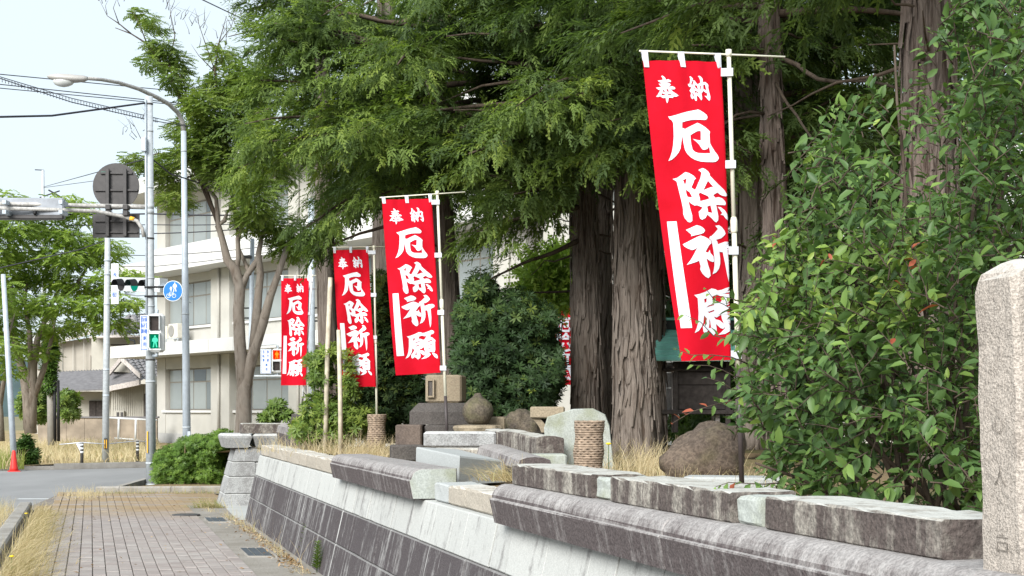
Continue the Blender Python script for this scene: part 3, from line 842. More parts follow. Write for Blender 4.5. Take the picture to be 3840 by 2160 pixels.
# rope-wrapped posts
def rope_post(c, r, h, lean, label, n=23):
    t = thing('rope_wrapped_post', label, 'rope post', c, 'rope-wrapped posts')
    lx = Vector((lean, 0, 1)).normalized()
    mb = MB(); mb.tube([c, c + lx * (h - .01)], [r * .86, r * .86], 16); part('core', mb, M['darkwood'], t)
    for k in range(n):
        mb = MB(); z = (k + .5) * h / n
        rr = r * (1.0 - .05 * math.sin(k * .5) + random.uniform(-.015, .015)); q = h / n * .56
        N = 26
        ring = []
        base = c + lx * z
        P_ = []
        for i in range(N):
            a_ = 2 * math.pi * i / N
            wob = .35 * q * math.sin(i * 13 * math.pi * 2 / N + k * 2.6)
            P_.append([base + Vector(((rr - q * .2 + q * .75 * math.cos(b_)) * math.cos(a_), (rr - q * .2 + q * .75 * math.cos(b_)) * math.sin(a_), q * math.sin(b_) + wob)) for b_ in (0, 1.05, 2.1, 3.14, 4.2, 5.25)])
        base_i = 0
        mb.loft(P_ + [P_[0]], False, True, True)
        part('rope_coil', mb, M['rope'], t)
    return t
rope_post(D(1479, 1196, 11.3), .108, .415, .03, 'thick rope-wrapped post with its top open, in front of the tilted coping')
rope_post(D(946, 1150, 19.2), .112, .55, .02, 'rope-wrapped post that holds a banner pole, left of the dark stone stack')

# =================================================================== BUILDING (three storeys)
BX, BY = -15.9, 67.0
bu = Vector((.62, -.785, 0)).normalized(); bo = Vector((-.785, -.62, 0)).normalized()
def BP(t, out, z): return Vector((BX, BY, 0)) + bu * t + bo * out + Vector((0, 0, z))
bld = thing('office_building', 'cream three-storey office building with white slab bands and brown windows', 'building', BP(10, 0, 0))
def bbx(name, t0, t1, o0, o1, z0, z1, mat, parent=None):
    mb = MB(); mb.loft([[BP(t0, o0, z), BP(t1, o0, z), BP(t1, o1, z), BP(t0, o1, z)] for z in (z0, z1)])
    return part(name, mb, mat, parent or bld)
PITCH = 6.45
bbx('wall', 0, 27.5, -12, -.28, 0, 11, M['bwall'])
WZ = [(1.57, 3.38), (5.19, 7.1), (8.75, 10.55)]
for fl, (z0, z1) in enumerate(WZ):
    zb = (0.55, 4.45, 8.05)[fl]; zt = (3.9, 7.45, 10.95)[fl]
    bbx('wall', 0, 27.5, -.279, 0, zb, z0, M['bwall'])
    bbx('wall', 0, 27.5, -.279, -.0, z1, zt, M['bwall'])
    bbx('sill', .6, 27.2, -.2, .10, z0 - .10, z0 + .0, M['bslab'])
    for k in range(-1, 5):
        a, b = k * PITCH + 5.66, k * PITCH + 7.3
        a = max(a, 0); b = min(b, 27.5)
        if b <= 0: continue
        bbx('pilaster', a, b, -.278, .25 if a > 0 else .03, zb + .002, zt - .002, M['bwall'])
    for k in range(0, 4):
        a, b = k * PITCH + .9, k * PITCH + 5.66
        w = bbx('window', a, b, -.24, -.16, z0 + .001, z1 - .001, M['alu'])
        for q in range(4):
            pa = a + .07 + q * (b - a - .07) / 4; pb = pa + (b - a - .07) / 4 - .07
            zm = z0 + (z1 - z0) * .68
            for za, zc in ((z0 + .06, zm - .03), (zm + .03, z1 - .06)):
                bbx('pane', pa, pb, -.17, -.145 if q % 2 else -.152, za, zc, M['glass'], w)
for k in range(0, 4):
    for z0, z1 in ((.56, 3.9), (4.45, 7.45), (8.05, 10.95)):
        mb = MB(); mb.tube([BP(k * PITCH + 6.5, .32, z0), BP(k * PITCH + 6.5, .32, z1)], .055, 8); part('downpipe', mb, M['bwall'], bld)
for k in range(0, 14):
    for z0, z1 in ((3.93, 4.42), (7.48, 8.02)):
        o_t = 1.505 if z0 < 5 else 1.355
        bbx('joint_strip', -.5 + k * 2.1, -.48 + k * 2.1, o_t - .004, o_t + .004, z0, z1, M['bplinth'])
bbx('plinth', 0, 27.4, -.279, .04, 0, .549, M['bplinth'])
bbx('canopy', -1.7, 27.5, -.5, 1.5, 3.91, 4.44, M['bslab'])
bbx('floor_slab', -1.6, 27.5, -.5, 1.35, 7.46, 8.04, M['bslab'])
bbx('parapet', .4, 27.5, -.3, .55, 8.045, 8.66, M['bslab'])
bbx('roof', -1.9, 27.5, -13, 1.5, 11.001, 11.65, M['bslab'])
# side wing, seen between the trees
wing = thing('office_wing', 'white office wing glimpsed between the cypress trunks', 'building', (4, 56, 0))
def wbx(name, x0, x1, y0, y1, z0, z1, mat, parent=None):
    mb = MB(); mb.box(((x0+x1)/2, (y0+y1)/2, (z0+z1)/2), (x1-x0, y1-y0, z1-z0)); return part(name, mb, mat, parent or wing)
wbx('wall', -2.0, 22, 56, 66, 0, 11, M['bwall'])
wbx('floor_slab', -2.6, 22.5, 54.6, 55.99, 6.9, 7.75, M['bslab'])
wbx('canopy', -2.6, 22.5, 54.9, 55.98, 3.7, 4.2, M['bslab'])
for z0 in (1.4, 4.9, 8.6):
    for k in range(5):
        w = wbx('window', -1.2 + k * 4.6, 2.2 + k * 4.6, 55.93, 55.995, z0, z0 + 1.8, M['alu'])
        for q in range(2):
            wbx('pane', -1.1 + k*4.6 + q*1.65, .45 + k*4.6 + q*1.65, 55.9, 55.94, z0 + .08, z0 + 1.72, M['glass'], w)
for k in range(14):
    wbx('cladding_board', -2.5, 22.4, 55.85, 55.9, 7.78 + k*.2, 7.96 + k*.2, M['bslab'])
wbx('roof', -2.6, 22.5, 55, 66.5, 11.001, 11.5, M['bslab'])
# air conditioner on the canopy
c = BP(3.35, .7, 4.44)
ac = thing('air_conditioner', 'cream air conditioner outdoor unit on a steel stand on the canopy', 'air conditioner', c)
arz = math.atan2(bu.y, bu.x)
mb = MB(); mb.bbox(c + Vector((0, 0, .52)), (.86, .34, .62), arz, .02); part('body', mb, plain('cream_metal', (.56, .54, .47), .5), ac)
mb = MB(); ce = c + Vector((0, 0, .52)) + bo * .172 - bu * .12
mb.loft([[ce + bu * (math.cos(a) * .25) + Vector((0, 0, math.sin(a) * .25)) + bo * q for a in [2*math.pi*k/20 for k in range(20)]] for q in (0, .02)])
part('fan_grille', mb, plain('grille_grey', (.24, .235, .22), .6), ac)
mb = MB()
for a in (-.55, .55):
    for q in (-.2, .2):
        mb.box(c + bu * a + bo * q + Vector((0, 0, .1)), (.04, .04, .2), arz)
mb.box(c + Vector((0, 0, .19)) + bo * .2, (1.3, .04, .03), arz); mb.box(c + Vector((0, 0, .19)) - bo * .2, (1.3, .04, .03), arz)
part('stand', mb, M['steel'], ac)
mb = MB(); cc = c + bu * -.85; mb.bbox(cc + Vector((0, 0, .48)), (.5, .3, .55), arz, .02)
solo('air_conditioner', mb, plain('cream_metal', (.56, .54, .47), .5), 'smaller pale outdoor unit half hidden by the lamp post', 'air conditioner')

# =================================================================== HOUSES beyond the road
def gable_roof(mb, P, ov=0): pass
hA = thing('house', 'grey beige two-storey house with a pale metal roof, farther back', 'house', (-21, 86, 0))
YA = 86
def q4(name, pts, mat, parent, th=.12):
    mb = MB(); n = (Vector(pts[1]) - Vector(pts[0])).cross(Vector(pts[3]) - Vector(pts[0])).normalized()
    mb.prism(pts, -n * th / 2, n * th / 2); return part(name, mb, mat, parent)
def g0(p): return Vector((p.x, p.y, 0))
wl, wm, wr = D(66, 862, YA), D(146, 862, YA), D(236, 836, YA)
wr2 = D(300, 840, YA + .5)
bk = Vector((.5, 8, 0))
mb = MB(); mb.loft([[g0(wm), g0(wr2), g0(wr2) + bk, g0(wm) + bk], [wm, Vector((wr2.x, wr2.y, wr.z)), Vector((wr2.x, wr2.y, wr.z)) + bk, wm + bk]]); part('wall', mb, M['housewall'], hA)
mb = MB(); mb.loft([[g0(wl) + Vector((0, 1.5, 0)), g0(wm) + Vector((-.02, 1.5, 0)), g0(wm) + Vector((-.02, 9, 0)), g0(wl) + Vector((0, 9, 0))], [wl + Vector((0, 1.5, 0)), wm + Vector((-.02, 1.5, 0)), wm + Vector((-.02, 9, 0)), wl + Vector((0, 9, 0))]]); part('wall', mb, M['housewall'], hA)
for k in range(6):
    xw = wm.x + .25 + k * .62; zt_ = wm.z + (wr.z - wm.z) * min(1, (xw - wm.x) / (wr.x - wm.x)) - .15
    mb = MB(); mb.box((xw, YA - .015, zt_ / 2 + 1), (.03, .03, zt_ - 2)); part('wall_batten', mb, M['bwall'], hA)
q4('roof', [D(142, 863, YA - .5), D(243, 834, YA - .5), D(250, 816, YA + 7), D(150, 834, YA + 7)], M['metalroof'], hA)
q4('roof', [D(66, 863, YA + .8), D(141, 863, YA + .8), D(149, 835, YA + 7), D(78, 842, YA + 7)], M['metalroof'], hA)
fr = px_box(227, 245, 893, 931, YA - .06, .1, 0, .01); f_ = part('window', fr, M['alu'], hA)
fr = px_box(229, 238, 896, 929, YA - .08, .05, 0, .005); part('pane', fr, M['darklens'], f_)
fr = px_box(93, 110, 893, 930, YA + 1.4, .1, 0, .01); f_ = part('window', fr, M['alu'], hA)
fr = px_box(95, 108, 896, 928, YA + 1.36, .05, 0, .005); part('pane', fr, M['glass'], f_)
def tiled(name, p00, p10, p11, p01, nu, nv, mat, parent, amp=.05):
    """roof plane p00 eave-left, p10 eave-right, p11 ridge-right, p01 ridge-left, with rolled tile ridges running down"""
    p00, p10, p11, p01 = map(Vector, (p00, p10, p11, p01)); mb = MB()
    nr = (p10 - p00).cross(p01 - p00).normalized()
    if nr.z < 0: nr = -nr
    g = []; NU = nu * 4
    for j in range(nv * 2 + 1):
        v = (j // 2 + (j % 2)) / nv if j else 0
        v = min(1, (j + 1) // 2 / nv)
        for i in range(NU + 1):
            u = i / NU
            p = (p00.lerp(p10, u)).lerp(p01.lerp(p11, u), v)
            g.append(p + nr * (amp * abs(math.sin(math.pi * i / 4)) + (.035 if j % 2 == 0 else 0)))
    W_ = NU + 1
    mb.add(g, [(j*W_+i, j*W_+i+1, (j+1)*W_+i+1, (j+1)*W_+i) for j in range(nv*2) for i in range(NU)])
    return part(name, mb, mat, parent)
hB_Y = 71
hC = thing('house', 'tile-roofed upper storey with a small gable between the far pole and the thick pole', 'house', D(290, 900, 80))
mb = MB(); a_, b_ = D(230, 1000, 79.5), D(372, 846, 79.5); mb.box(((a_.x+b_.x)/2, 81.5, b_.z/2), (b_.x-a_.x, 4, b_.z)); part('wall', mb, M['siding'], hC)
tiled('roof', D(224, 847, 78), D(352, 843, 78), D(345, 816, 81.5), D(240, 829, 81.5), 15, 6, M['tileroof'], hC)
tiled('roof', D(334, 832, 77.2), D(392, 830, 79), D(380, 790, 81.5), D(329, 794, 79), 7, 6, M['tileroof'], hC)
mb = MB(); mb.add([D(296, 822, 77.6), D(346, 822, 77.6), D(330, 796, 77.6), D(296, 822, 79), D(346, 822, 79), D(330, 796, 79)], [(0, 1, 2), (3, 5, 4), (0, 2, 5, 3), (1, 4, 5, 2)]); part('gable', mb, M['siding'], hC)
for a_, b_ in ((D(290, 825, 77.4), D(330, 794, 77.4)), (D(330, 794, 77.4), D(352, 826, 77.4)), (D(236, 832, 80), D(292, 818, 80))):
    mb = MB(); mb.tube([a_, b_], .15, 6); part('ridge', mb, M['tileroof'], hC)
mb = MB(); mb.tube([D(226, 849, 77.9), D(352, 846, 77.9)], .07, 6); part('gutter', mb, M['wood'], hC)
mb = MB(); mb.tube([D(313, 846, 77.8), D(315, 852, 77.8), D(338, 857, 77.8), D(340, 872, 77.8)], .06, 6); part('downpipe', mb, M['copperdark'], hC)
mb = px_box(278, 323, 866, 869, 79.3, .1, 0, .005); part('sill', mb, M['darkwood'], hC)

hB = thing('house', 'low cream-sided house with slate and tiled roofs behind the block wall', 'house', D(265, 1060, hB_Y))
mb = px_box(166, 283, 985, 1125, hB_Y, 4, 0, .01); part('wall', mb, M['siding'], hB)
mb = px_box(279, 374, 966, 1125, hB_Y - .8, 4.5, 0, .01); part('wall', mb, M['siding'], hB)
for k in range(17):
    x_ = 282 + k * 5.4
    mb = px_box(x_, x_ + 2.6, 972, 1120, hB_Y - .83, .028, 0, .004); part('siding_board', mb, M['siding'], hB)
for j in range(9):
    xr = 262 if j < 1 else (300 if j < 4 else 282 - j)
    lo0, lo1 = D(142, 985 - j * 5.0, 69.6 + j * .3), D(xr, 982 - j * 5.1, 69.5 + j * .3)
    hi0, hi1 = D(145, 979 - j * 5.0, 69.95 + j * .3), D(xr, 976 - j * 5.1, 69.85 + j * .3)
    dz = Vector((0, 0, .06)); mb = MB(); mb.loft([[lo0, lo1, hi1, hi0], [lo0 + dz, lo1 + dz, hi1 + dz, hi0 + dz]]); part('slate', mb, M['slate'], hB)
for j in range(5):
    lo0, lo1 = D(262 - j * 2, 976 - j * 6.0, 69.3 + j * .3), D(348 - j * 3, 960 - j * 6.0, 69.1 + j * .3)
    hi0, hi1 = D(262 - j * 2, 969 - j * 6.0, 69.65 + j * .3), D(348 - j * 3, 953 - j * 6.0, 69.45 + j * .3)
    mb = MB(); mb.loft([[lo0, lo1, hi1, hi0], [lo0 + dz, lo1 + dz, hi1 + dz, hi0 + dz]]); part('slate', mb, M['slate'], hB)
tiled('roof', D(136, 950, 72.6), D(260, 942, 72.6), D(262, 933, 73.4), D(142, 938, 73.4), 16, 2, M['tileroof'], hB, .06)
tiled('roof', D(345, 962, 68.9), D(430, 940, 72), D(420, 892, 74), D(305, 903, 70.6), 9, 8, M['tileroof'], hB, .07)
mb = MB(); mb.add([D(281, 935, 70.2), D(346, 938, 70.2), D(304, 905, 70.2), D(281, 935, 71), D(346, 938, 71), D(304, 905, 71)], [(0, 1, 2), (3, 5, 4), (0, 2, 5, 3), (1, 4, 5, 2)]); part('gable', mb, M['siding'], hB)
for a_, b_ in ((D(274, 938, 69.6), D(304, 902, 69.6)), (D(304, 902, 69.6), D(352, 946, 69.0)), (D(262, 980, 68.9), D(350, 962, 68.6))):
    mb = MB(); d_ = Vector((0, 0, .12)); y_ = Vector((0, .3, 0)); mb.loft([[a_ - d_, a_ + d_, a_ + d_ + y_, a_ - d_ + y_], [b_ - d_, b_ + d_, b_ + d_ + y_, b_ - d_ + y_]]); part('bargeboard', mb, M['wood'], hB)
for x0, x1, y0, y1, Y_ in ((224, 241, 1008, 1062, hB_Y - .04), (242, 259, 1008, 1062, hB_Y - .06), (362, 372, 990, 1060, hB_Y - .86)):
    mb = px_box(x0, x1, y0, y1, Y_ - .05, .08, 0, .01); part('door', mb, M['darkwood'], hB)
mb = px_box(285, 312, 1033, 1049, hB_Y - 1.0, .14, 0, .01); mbx = part('meter_box', mb, M['siding'], hB)
for x_ in (293, 303):
    mb = px_box(x_, x_ + 6, 1037, 1047, hB_Y - 1.03, .05, 0, .004); part('meter', mb, M['darkplate'], mbx)
# concrete block wall in front of the houses
bw = thing('block_wall', 'stained concrete wall with dark cap in front of the low house', 'wall', (-18, 64.6, 0))
a0, a1 = D(121, 1000, 64.6).x, D(395, 1000, 64.6).x
for k in range(6):
    x0 = a0 + k * (a1 - a0) / 6; x1 = a0 + (k + 1) * (a1 - a0) / 6
    mb = MB(); mb.box(((x0+x1)/2, 64.7, .64), (x1-x0-.012, .2, 1.20)); part('panel', mb, M['blockwall'], bw)
mb = MB(); mb.box(((a0+a1)/2, 64.7, 1.27), (a1-a0+.1, .3, .07)); part('cap', mb, M['slate'], bw)
mb = px_box(95, 121, 1052, 1122, 64.2, .3, 0, .02); solo('gate_pillar', mb, M['blockwall'], 'thick pale concrete gate pillar at the left end of the block wall', 'pillar')
mb = MB(); a_, b_ = D(240, 1126, 60), D(395, 1128, 60); mb.box(((a_.x+b_.x)/2, 60.1, .12), (b_.x-a_.x, .3, .55)); solo('low_wall', mb, M['blockwall'], 'low dark concrete edging in the dry verge behind the bollards', 'wall')
# pipe railing
rl = thing('pipe_railing', 'white pipe railing in front of the block wall', 'railing', D(325, 1105, 62))
mb = MB(); mb.tube([D(272, 1051, 62), D(395, 1057, 62)], .045, 6); part('rail', mb, M['white'], rl)
mb = MB(); mb.tube([D(288, 1102, 62), D(395, 1110, 62)], .03, 6); part('rail', mb, M['white'], rl)
for x_ in (299, 342):
    mb = MB(); mb.tube([D(x_ - 1.5, 1112, 62), D(x_, 1052, 62)], .045, 6); part('post', mb, M['white'], rl)

# =================================================================== STREET FURNITURE
def pole_thing(name, label, cat, base, top, r0, r1, mat, group=None):
    t = thing(name, label, cat, base, group)
    mb = MB(); mb.tube([base, Vector(base).lerp(Vector(top), .5), top], [r0, (r0+r1)/2, r1], 14); part('shaft', mb, mat, t)
    return t
def band(parent, p, r, h, mat, name='band'):
    mb = MB(); mb.lathe([(r, -h/2), (r, h/2)], p, 14); part(name, mb, mat, parent)
YP = 31.3
tp = pole_thing('traffic_pole', 'thick galvanised steel pole carrying the traffic signals, sign backs and blue sign', 'pole', D(380, 1222, YP), D(375, 243, YP), .108, .078, M['steel'])
mb = MB(); mb.lathe([(.125, 0), (.125, .03), (.11, .05)], D(380, 1222, YP), 14); part('sleeve', mb, M['steel'], tp)
for y_ in (262, 330, 472, 520, 533, 600, 700, 770, 905, 960, 1165):
    band(tp, D(375 + (y_ - 243) * 5 / 979, y_, YP), .084 + (y_ - 243) / 979 * .031, .035 if y_ not in (520, 533) else .11, M['darkplate'] if y_ in (262, 600, 470, 905) else M['steel'])
mb = MB(); mb.tube([D(366, 250, YP - .1), D(369, 860, YP - .1)], .022, 6); part('conduit', mb, M['bluesteel'], tp)
mb = px_box(354, 367, 345, 380, YP - .2, .12, 0, .01); part('junction_box', mb, M['bluesteel'], tp)
mb = px_box(369, 372, 1085 - 0, 1140, YP - .13, .02, 0, .003); part('plate', mb, M['yellowtape'], tp)
# signal arm reaching left over the road
mb = MB(); mb.tube([D(378, 521, YP), D(330, 520, YP), D(200, 517, YP - .4), D(-95, 510, YP - .95)], [.055, .05, .045, .04], 10); part('arm', mb, M['rusty'], tp)
mb = MB(); mb.tube([D(362, 596, YP - .15), D(358, 575, YP - .15), D(345, 556, YP - .15), D(312, 545, YP - .15), D(240, 531, YP - .4), D(150, 528, YP - .6), D(-60, 522, YP - .9)], .04, 10); part('brace', mb, M['rusty'], tp)
mb = MB(); mb.tube([D(338, 552, YP - .15), D(327, 549, YP - .15)], .047, 10); part('tape', mb, M['yellowtape'], tp)
# vehicle signal seen from behind, on the end of the arm
sg = thing('traffic_signal', 'grey back of a horizontal vehicle signal on the arm over the road', 'traffic signal', D(60, 552, YP - .75))
mb = px_box(-90, 160, 497, 552, YP - .62, .16, 0, .05); part('housing', mb, plain('signal_back_grey', (.27, .29, .32), .55, 0, .18, 5), sg)
mb = px_box(-88, 158, 540, 551, YP - .68, .1, 0, .02); part('lower_edge', mb, M['darkplate'], sg)
for x_ in (10, 152):
    for y_ in (508, 533):
        mb = px_box(x_ - 5, x_ + 5, y_ - 5, y_ + 5, YP - .98, .4, 0, .005); part('clamp', mb, M['bluesteel'], sg)
mb = MB(); mb.lathe([(.03, 0), (.04, .03), (.03, .08)], D(88, 540, YP - .7), 10); part('cable_gland', mb, M['black'], sg)
# backs of the two signs
sb = thing('round_sign', 'dark round sign back clamped to the signal arm', 'road sign', D(292, 521, YP + .1))
def disc(c, r, th, n=40, nrm=Vector((0, 1, 0)), upv=Vector((0, 0, 1))):
    mb = MB(); sx = upv.cross(nrm).normalized()
    return mb.loft([[Vector(c) + sx * (math.cos(2*math.pi*k/n) * r) + upv * (math.sin(2*math.pi*k/n) * r) + nrm * q for k in range(n)] for q in (-th/2, th/2)])
part('plate', disc(D(292, 469, YP + .12), .49, .02), M['darkplate'], sb)
for x_ in (270, 314):
    mb = px_box(x_ - 5, x_ + 4, 424, 540, YP + .02, .05, 0, .006); part('rail', mb, M['darkplate'], sb)
for y_ in (435, 478, 518):
    hw = 54 if y_ == 478 else 40
    mb = px_box(292 - hw, 292 + hw, y_ - 2.5, y_ + 2.5, YP + .07, .04, 0, .004); part('stiffener', mb, M['darkplate'], sb)
mb = px_box(254, 266, 432, 438, YP + .1, .005, 0, .001); part('sticker', mb, plain('green_sticker', (.02, .30, .20), .5), sb)
sb = thing('rectangular_sign', 'dark rectangular sign back below the round one', 'road sign', D(292, 598, YP + .1))
mb = px_box(233, 351, 539, 598, YP + .11, .02, 0, .008); part('plate', mb, M['darkplate'], sb)
for x_ in (270, 314):
    mb = px_box(x_ - 5, x_ + 4, 541, 594, YP + .02, .05, 0, .006); part('rail', mb, M['darkplate'], sb)
for y_ in (556, 584):
    mb = px_box(238, 346, y_ - 2, y_ + 2, YP + .07, .035, 0, .004); part('stiffener', mb, M['darkplate'], sb)
for x_ in (270, 314):
    for y_ in (521, 536):
        mb = px_box(x_ - 6, x_ + 7, y_ - 7, y_ + 6, YP - .25, .2, 0, .01); part('clamp', mb, M['darkplate'], sb)

# lettering helper: kanji through the bundled font, turned into a mesh
def text_mesh(s, size, off=0.0):
    cu = bpy.data.curves.new('lettering_curve', 'FONT'); cu.body = s; cu.size = size; cu.align_x = 'CENTER'; cu.align_y = 'CENTER'; cu.offset = off; cu.resolution_u = 3
    ob = bpy.data.objects.new('lettering_curve', cu); COL.objects.link(ob)
    dg = bpy.context.evaluated_depsgraph_get(); dg.update()
    me = bpy.data.meshes.new_from_object(ob.evaluated_get(dg))
    bpy.data.objects.remove(ob); bpy.data.curves.remove(cu)
    return me
TM = {}
def letter(s, size, off, loc, mat, parent, rot=(R(90), 0, 0), name='lettering'):
    k = (s, size, off, mat.name)
    if k not in TM:
        me = text_mesh(s, size, off); me.name = 'lettering'; me.materials.clear(); me.materials.append(mat); TM[k] = me
    return inst(name, TM[k], loc, parent, rot)

M['carved'] = plain('carved_shadow', (.17, .15, .13), .95, 0, .3, 60)
for zc, ch, sz_ in ((1.25, '吉', .075), (1.42, '人', .06), (1.56, '心', .06)):
    letter(ch, sz_, -.001, ST(3.452, 2.405 - PWD - .003 + .022 - .045 * (zc - 1.15), zc), M['carved'], post, (R(90), 0, R(-74.2)), 'engraving')

def person_shape(c, h, nrm=-1):
    """flat walking figure, height h, standing at c, facing -Y"""
    P = []
    def poly(pts):
        mb.add([Vector(c) + Vector((x * h, nrm * .002, z * h)) for x, z in pts], [tuple(range(len(pts)))])
    mb = MB()
    poly([(.075 * math.cos(2*math.pi*k/12), .915 + .08 * math.sin(2*math.pi*k/12)) for k in range(12)])
    poly([(-.13, .82), (.13, .82), (.16, .5), (.12, .42), (-.12, .42), (-.16, .5)])
    poly([(-.12, .419), (-.01, .419), (-.06, .2), (-.09, 0), (-.2, 0), (-.14, .22)])
    poly([(.0, .419), (.12, .419), (.15, .22), (.2, .02), (.1, .0), (.06, .2)])
    poly([(-.131, .81), (-.161, .52), (-.26, .44), (-.22, .72)]); poly([(.131, .81), (.23, .7), (.25, .45), (.161, .52)])
    return mb
# pedestrian signals: white housing, two lenses, text plate on the left
def ped_signal(xc0, xc1, y0, y1, Y, lit, label, plate, plabel):
    a, b = D(xc0, y1, Y), D(xc1, y0, Y); w = b.x - a.x; h = b.z - a.z
    t = thing('pedestrian_signal', label, 'pedestrian signal', ((a.x+b.x)/2, Y, a.z), 'pedestrian signals')
    mb = MB(); mb.bbox(((a.x+b.x)/2, Y + .1, (a.z+b.z)/2), (w, .24, h), 0, w * .16); part('housing', mb, M['white'], t)
    for k, on in ((1, lit == 'red'), (0, lit == 'green')):
        zc = a.z + h * (.28 + .46 * k); xc = a.x + w * .46
        mb = MB(); mb.bbox((xc, Y - .022, zc), (w * .66, .012, h * .37), 0, .006)
        m_ = (M['redlit'] if lit == 'red' else M['greenlit']) if on else M['darklens']
        l_ = part('lens', mb, m_, t)
        mb = MB()
        for sx in (-1, 1): mb.box((xc + sx * w * .35, Y - .07, zc + .02), (.012, .11, h * .38))
        mb.box((xc, Y - .07, zc + h * .20), (w * .71, .11, .012))
        part('hood', mb, M['white'], t)
        if on:
            part('figure', person_shape((xc, Y - .03, zc - h * .155), h * .31), M['redman'] if lit == 'red' else M['greenman'], l_)
    mb = MB(); mb.tube([((a.x+b.x)/2, Y + .1, b.z), ((a.x+b.x)/2, Y + .1, b.z + .07), ((a.x+b.x)/2 - .05, Y + .25, b.z + .08)], .035, 8); mb.tube([((a.x+b.x)/2, Y + .1, a.z), ((a.x+b.x)/2, Y + .1, a.z - .06), ((a.x+b.x)/2 - .1, Y + .2, a.z - .07)], .035, 8)
    part('bracket', mb, M['bluesteel'], t)
    px0, px1, py0, py1 = plate
    A, B = D(px0, py1, Y), D(px1, py0, Y); pw = B.x - A.x; ph = B.z - A.z
    p = thing('text_plate', plabel, 'sign', ((A.x+B.x)/2, Y, A.z), 'text plates beside the pedestrian signals')
    mb = MB(); mb.bbox(((A.x+B.x)/2, Y + .03, (A.z+B.z)/2), (pw, .03, ph), 0, .006); part('plate', mb, M['white'], p)
    mb = MB(); e = .018; yb = Y + .012
    for (x0, x1, z0, z1) in ((A.x + e, B.x - e, A.z + e, A.z + e + .012), (A.x + e, B.x - e, B.z - e - .012, B.z - e), (A.x + e, A.x + e + .012, A.z + e + .012, B.z - e - .012), (B.x - e - .012, B.x - e, A.z + e + .012, B.z - e - .012)):
        mb.box(((x0+x1)/2, yb, (z0+z1)/2), (x1-x0, .004, z1-z0))
    part('border', mb, M['bluetext'], p)
    sz = ph * .105
    xs = (A.x + pw * .29, A.x + pw * .69)
    for col, word in ((1, '歩行者'), (0, '自転車')):
        for k, ch in enumerate(word):
            letter(ch, sz, .001, (xs[col], yb - .004, B.z - ph * (.13 + .165 * k)), M['bluetext'], p).scale = (.95, 1.3, 1)
    for k, ch in enumerate('専用'):
        letter(ch, sz, .001, (A.x + pw * .56, yb - .004, B.z - ph * (.66 + .17 * k)), M['bluetext'], p).scale = (.95, 1.3, 1)
ped_signal(373.5, 411, 789, 886, YP - .32, 'green', 'white pedestrian signal showing the green walking figure', (352, 372, 793, 882), 'white plate with blue characters beside the green pedestrian signal')
ped_signal(684, 712, 877, 938, 45.0, 'red', 'white pedestrian signal showing the red figure, partly behind the last banner', (655, 682, 878, 940), 'white plate with blue characters beside the red pedestrian signal')

# far vehicle signal with hoods
fs = thing('traffic_signal', 'white horizontal vehicle signal with black hoods and green light, behind the thick pole', 'traffic signal', D(360, 735, YP + .9))
A, B = D(305, 715, YP + 1.6), D(412, 718, YP + .5)
ax = (B - A).normalized(); sd = Vector((ax.y, -ax.x, 0)).normalized()
mb = MB(); mb.loft([[P_ + Vector((0, 0, z)) + sd * q for q, z in ((.0, -.13), (.10, -.15), (.10, .15), (-.10, .15), (-.10, -.15))] for P_ in (A, B)]); part('housing', mb, M['white'], fs)
for k, (f, m_) in enumerate(((.10, M['darklens']), (.42, M['greendim']), (.74, M['darklens']))):
    c = A.lerp(B, f) + sd * .11 + Vector((0, 0, -.02))
    part('lens', disc(c, .125, .02, 20, sd), m_, fs)
    mb = MB(); n = 12; lo = []
    for q in (0, .17):
        ring = []
        for k2 in range(n + 1):
            an = math.pi * (-.02 + 1.04 * k2 / n); rr = .14 - q * .05
            ring.append(c + ax * (math.cos(an) * rr) + Vector((0, 0, math.sin(an) * rr - q * .08)) + sd * q)
        lo.append(ring)
    mb.loft(lo, False, False); part('hood', mb, M['black'], fs)
mb = MB(); mb.tube([B + Vector((.1, 0, -.03)), B + Vector((-.1, 0, -.03))], .07, 10); mb.tube([D(380, 740, YP), D(345, 742, YP + .6), A + Vector((.1, 0, -.2))], .03, 8); part('bracket', mb, M['bluesteel'], fs)

# blue round sign
bs = thing('round_sign', 'blue round sign with white figures and a bicycle, on brackets from the thick pole', 'road sign', D(435, 757, YP - .25))
nr = Vector((-.18, -1, 0)).normalized()
cb_ = D(435.5, 732, YP - .3)
part('rim', disc(cb_, .215, .022, 40, -nr), M['white'], bs)
part('face', disc(cb_ + nr * .012, .203, .004, 40, -nr), M['blue'], bs)
mb = MB(); 
for y_ in (722, 745): mb.tube([D(364, y_ + .5, YP - .1), D(395, y_, YP - .14), D(425, y_, YP - .22)], .022, 8)
part('bracket', mb, M['black'], bs)
sx = Vector((0, 0, 1)).cross(-nr).normalized() * -1
if sx.x < 0: sx = -sx
mb = person_shape((0, 0, 0), .19)
mb2 = person_shape((-.085, 0, 0), .11)
mb.add(mb2.v, mb2.f); F0 = cb_ + nr * .018 + sx * .045 + Vector((0, 0, -.015))
mb.v = [tuple(F0 + sx * p[0] + Vector((0, 0, p[2])) + nr * .001) for p in mb.v]
part('figure', mb, M['white'], bs)
mb = MB(); F1 = cb_ + nr * .018 + Vector((0, 0, -.10)) + sx * -.035
def ring2(cx, cz, r, w=.009, n=22):
    P_ = []
    for k in range(n):
        a = 2*math.pi*k/n
        P_ += [F1 + sx*(cx + math.cos(a)*r) + Vector((0,0,cz + math.sin(a)*r)), F1 + sx*(cx + math.cos(a)*(r-w)) + Vector((0,0,cz + math.sin(a)*(r-w)))]
    mb.add(P_, [(2*k, (2*k+2) % (2*n), (2*k+3) % (2*n), 2*k+1) for k in range(n)])
ring2(-.062, 0, .044); ring2(.062, 0, .044)
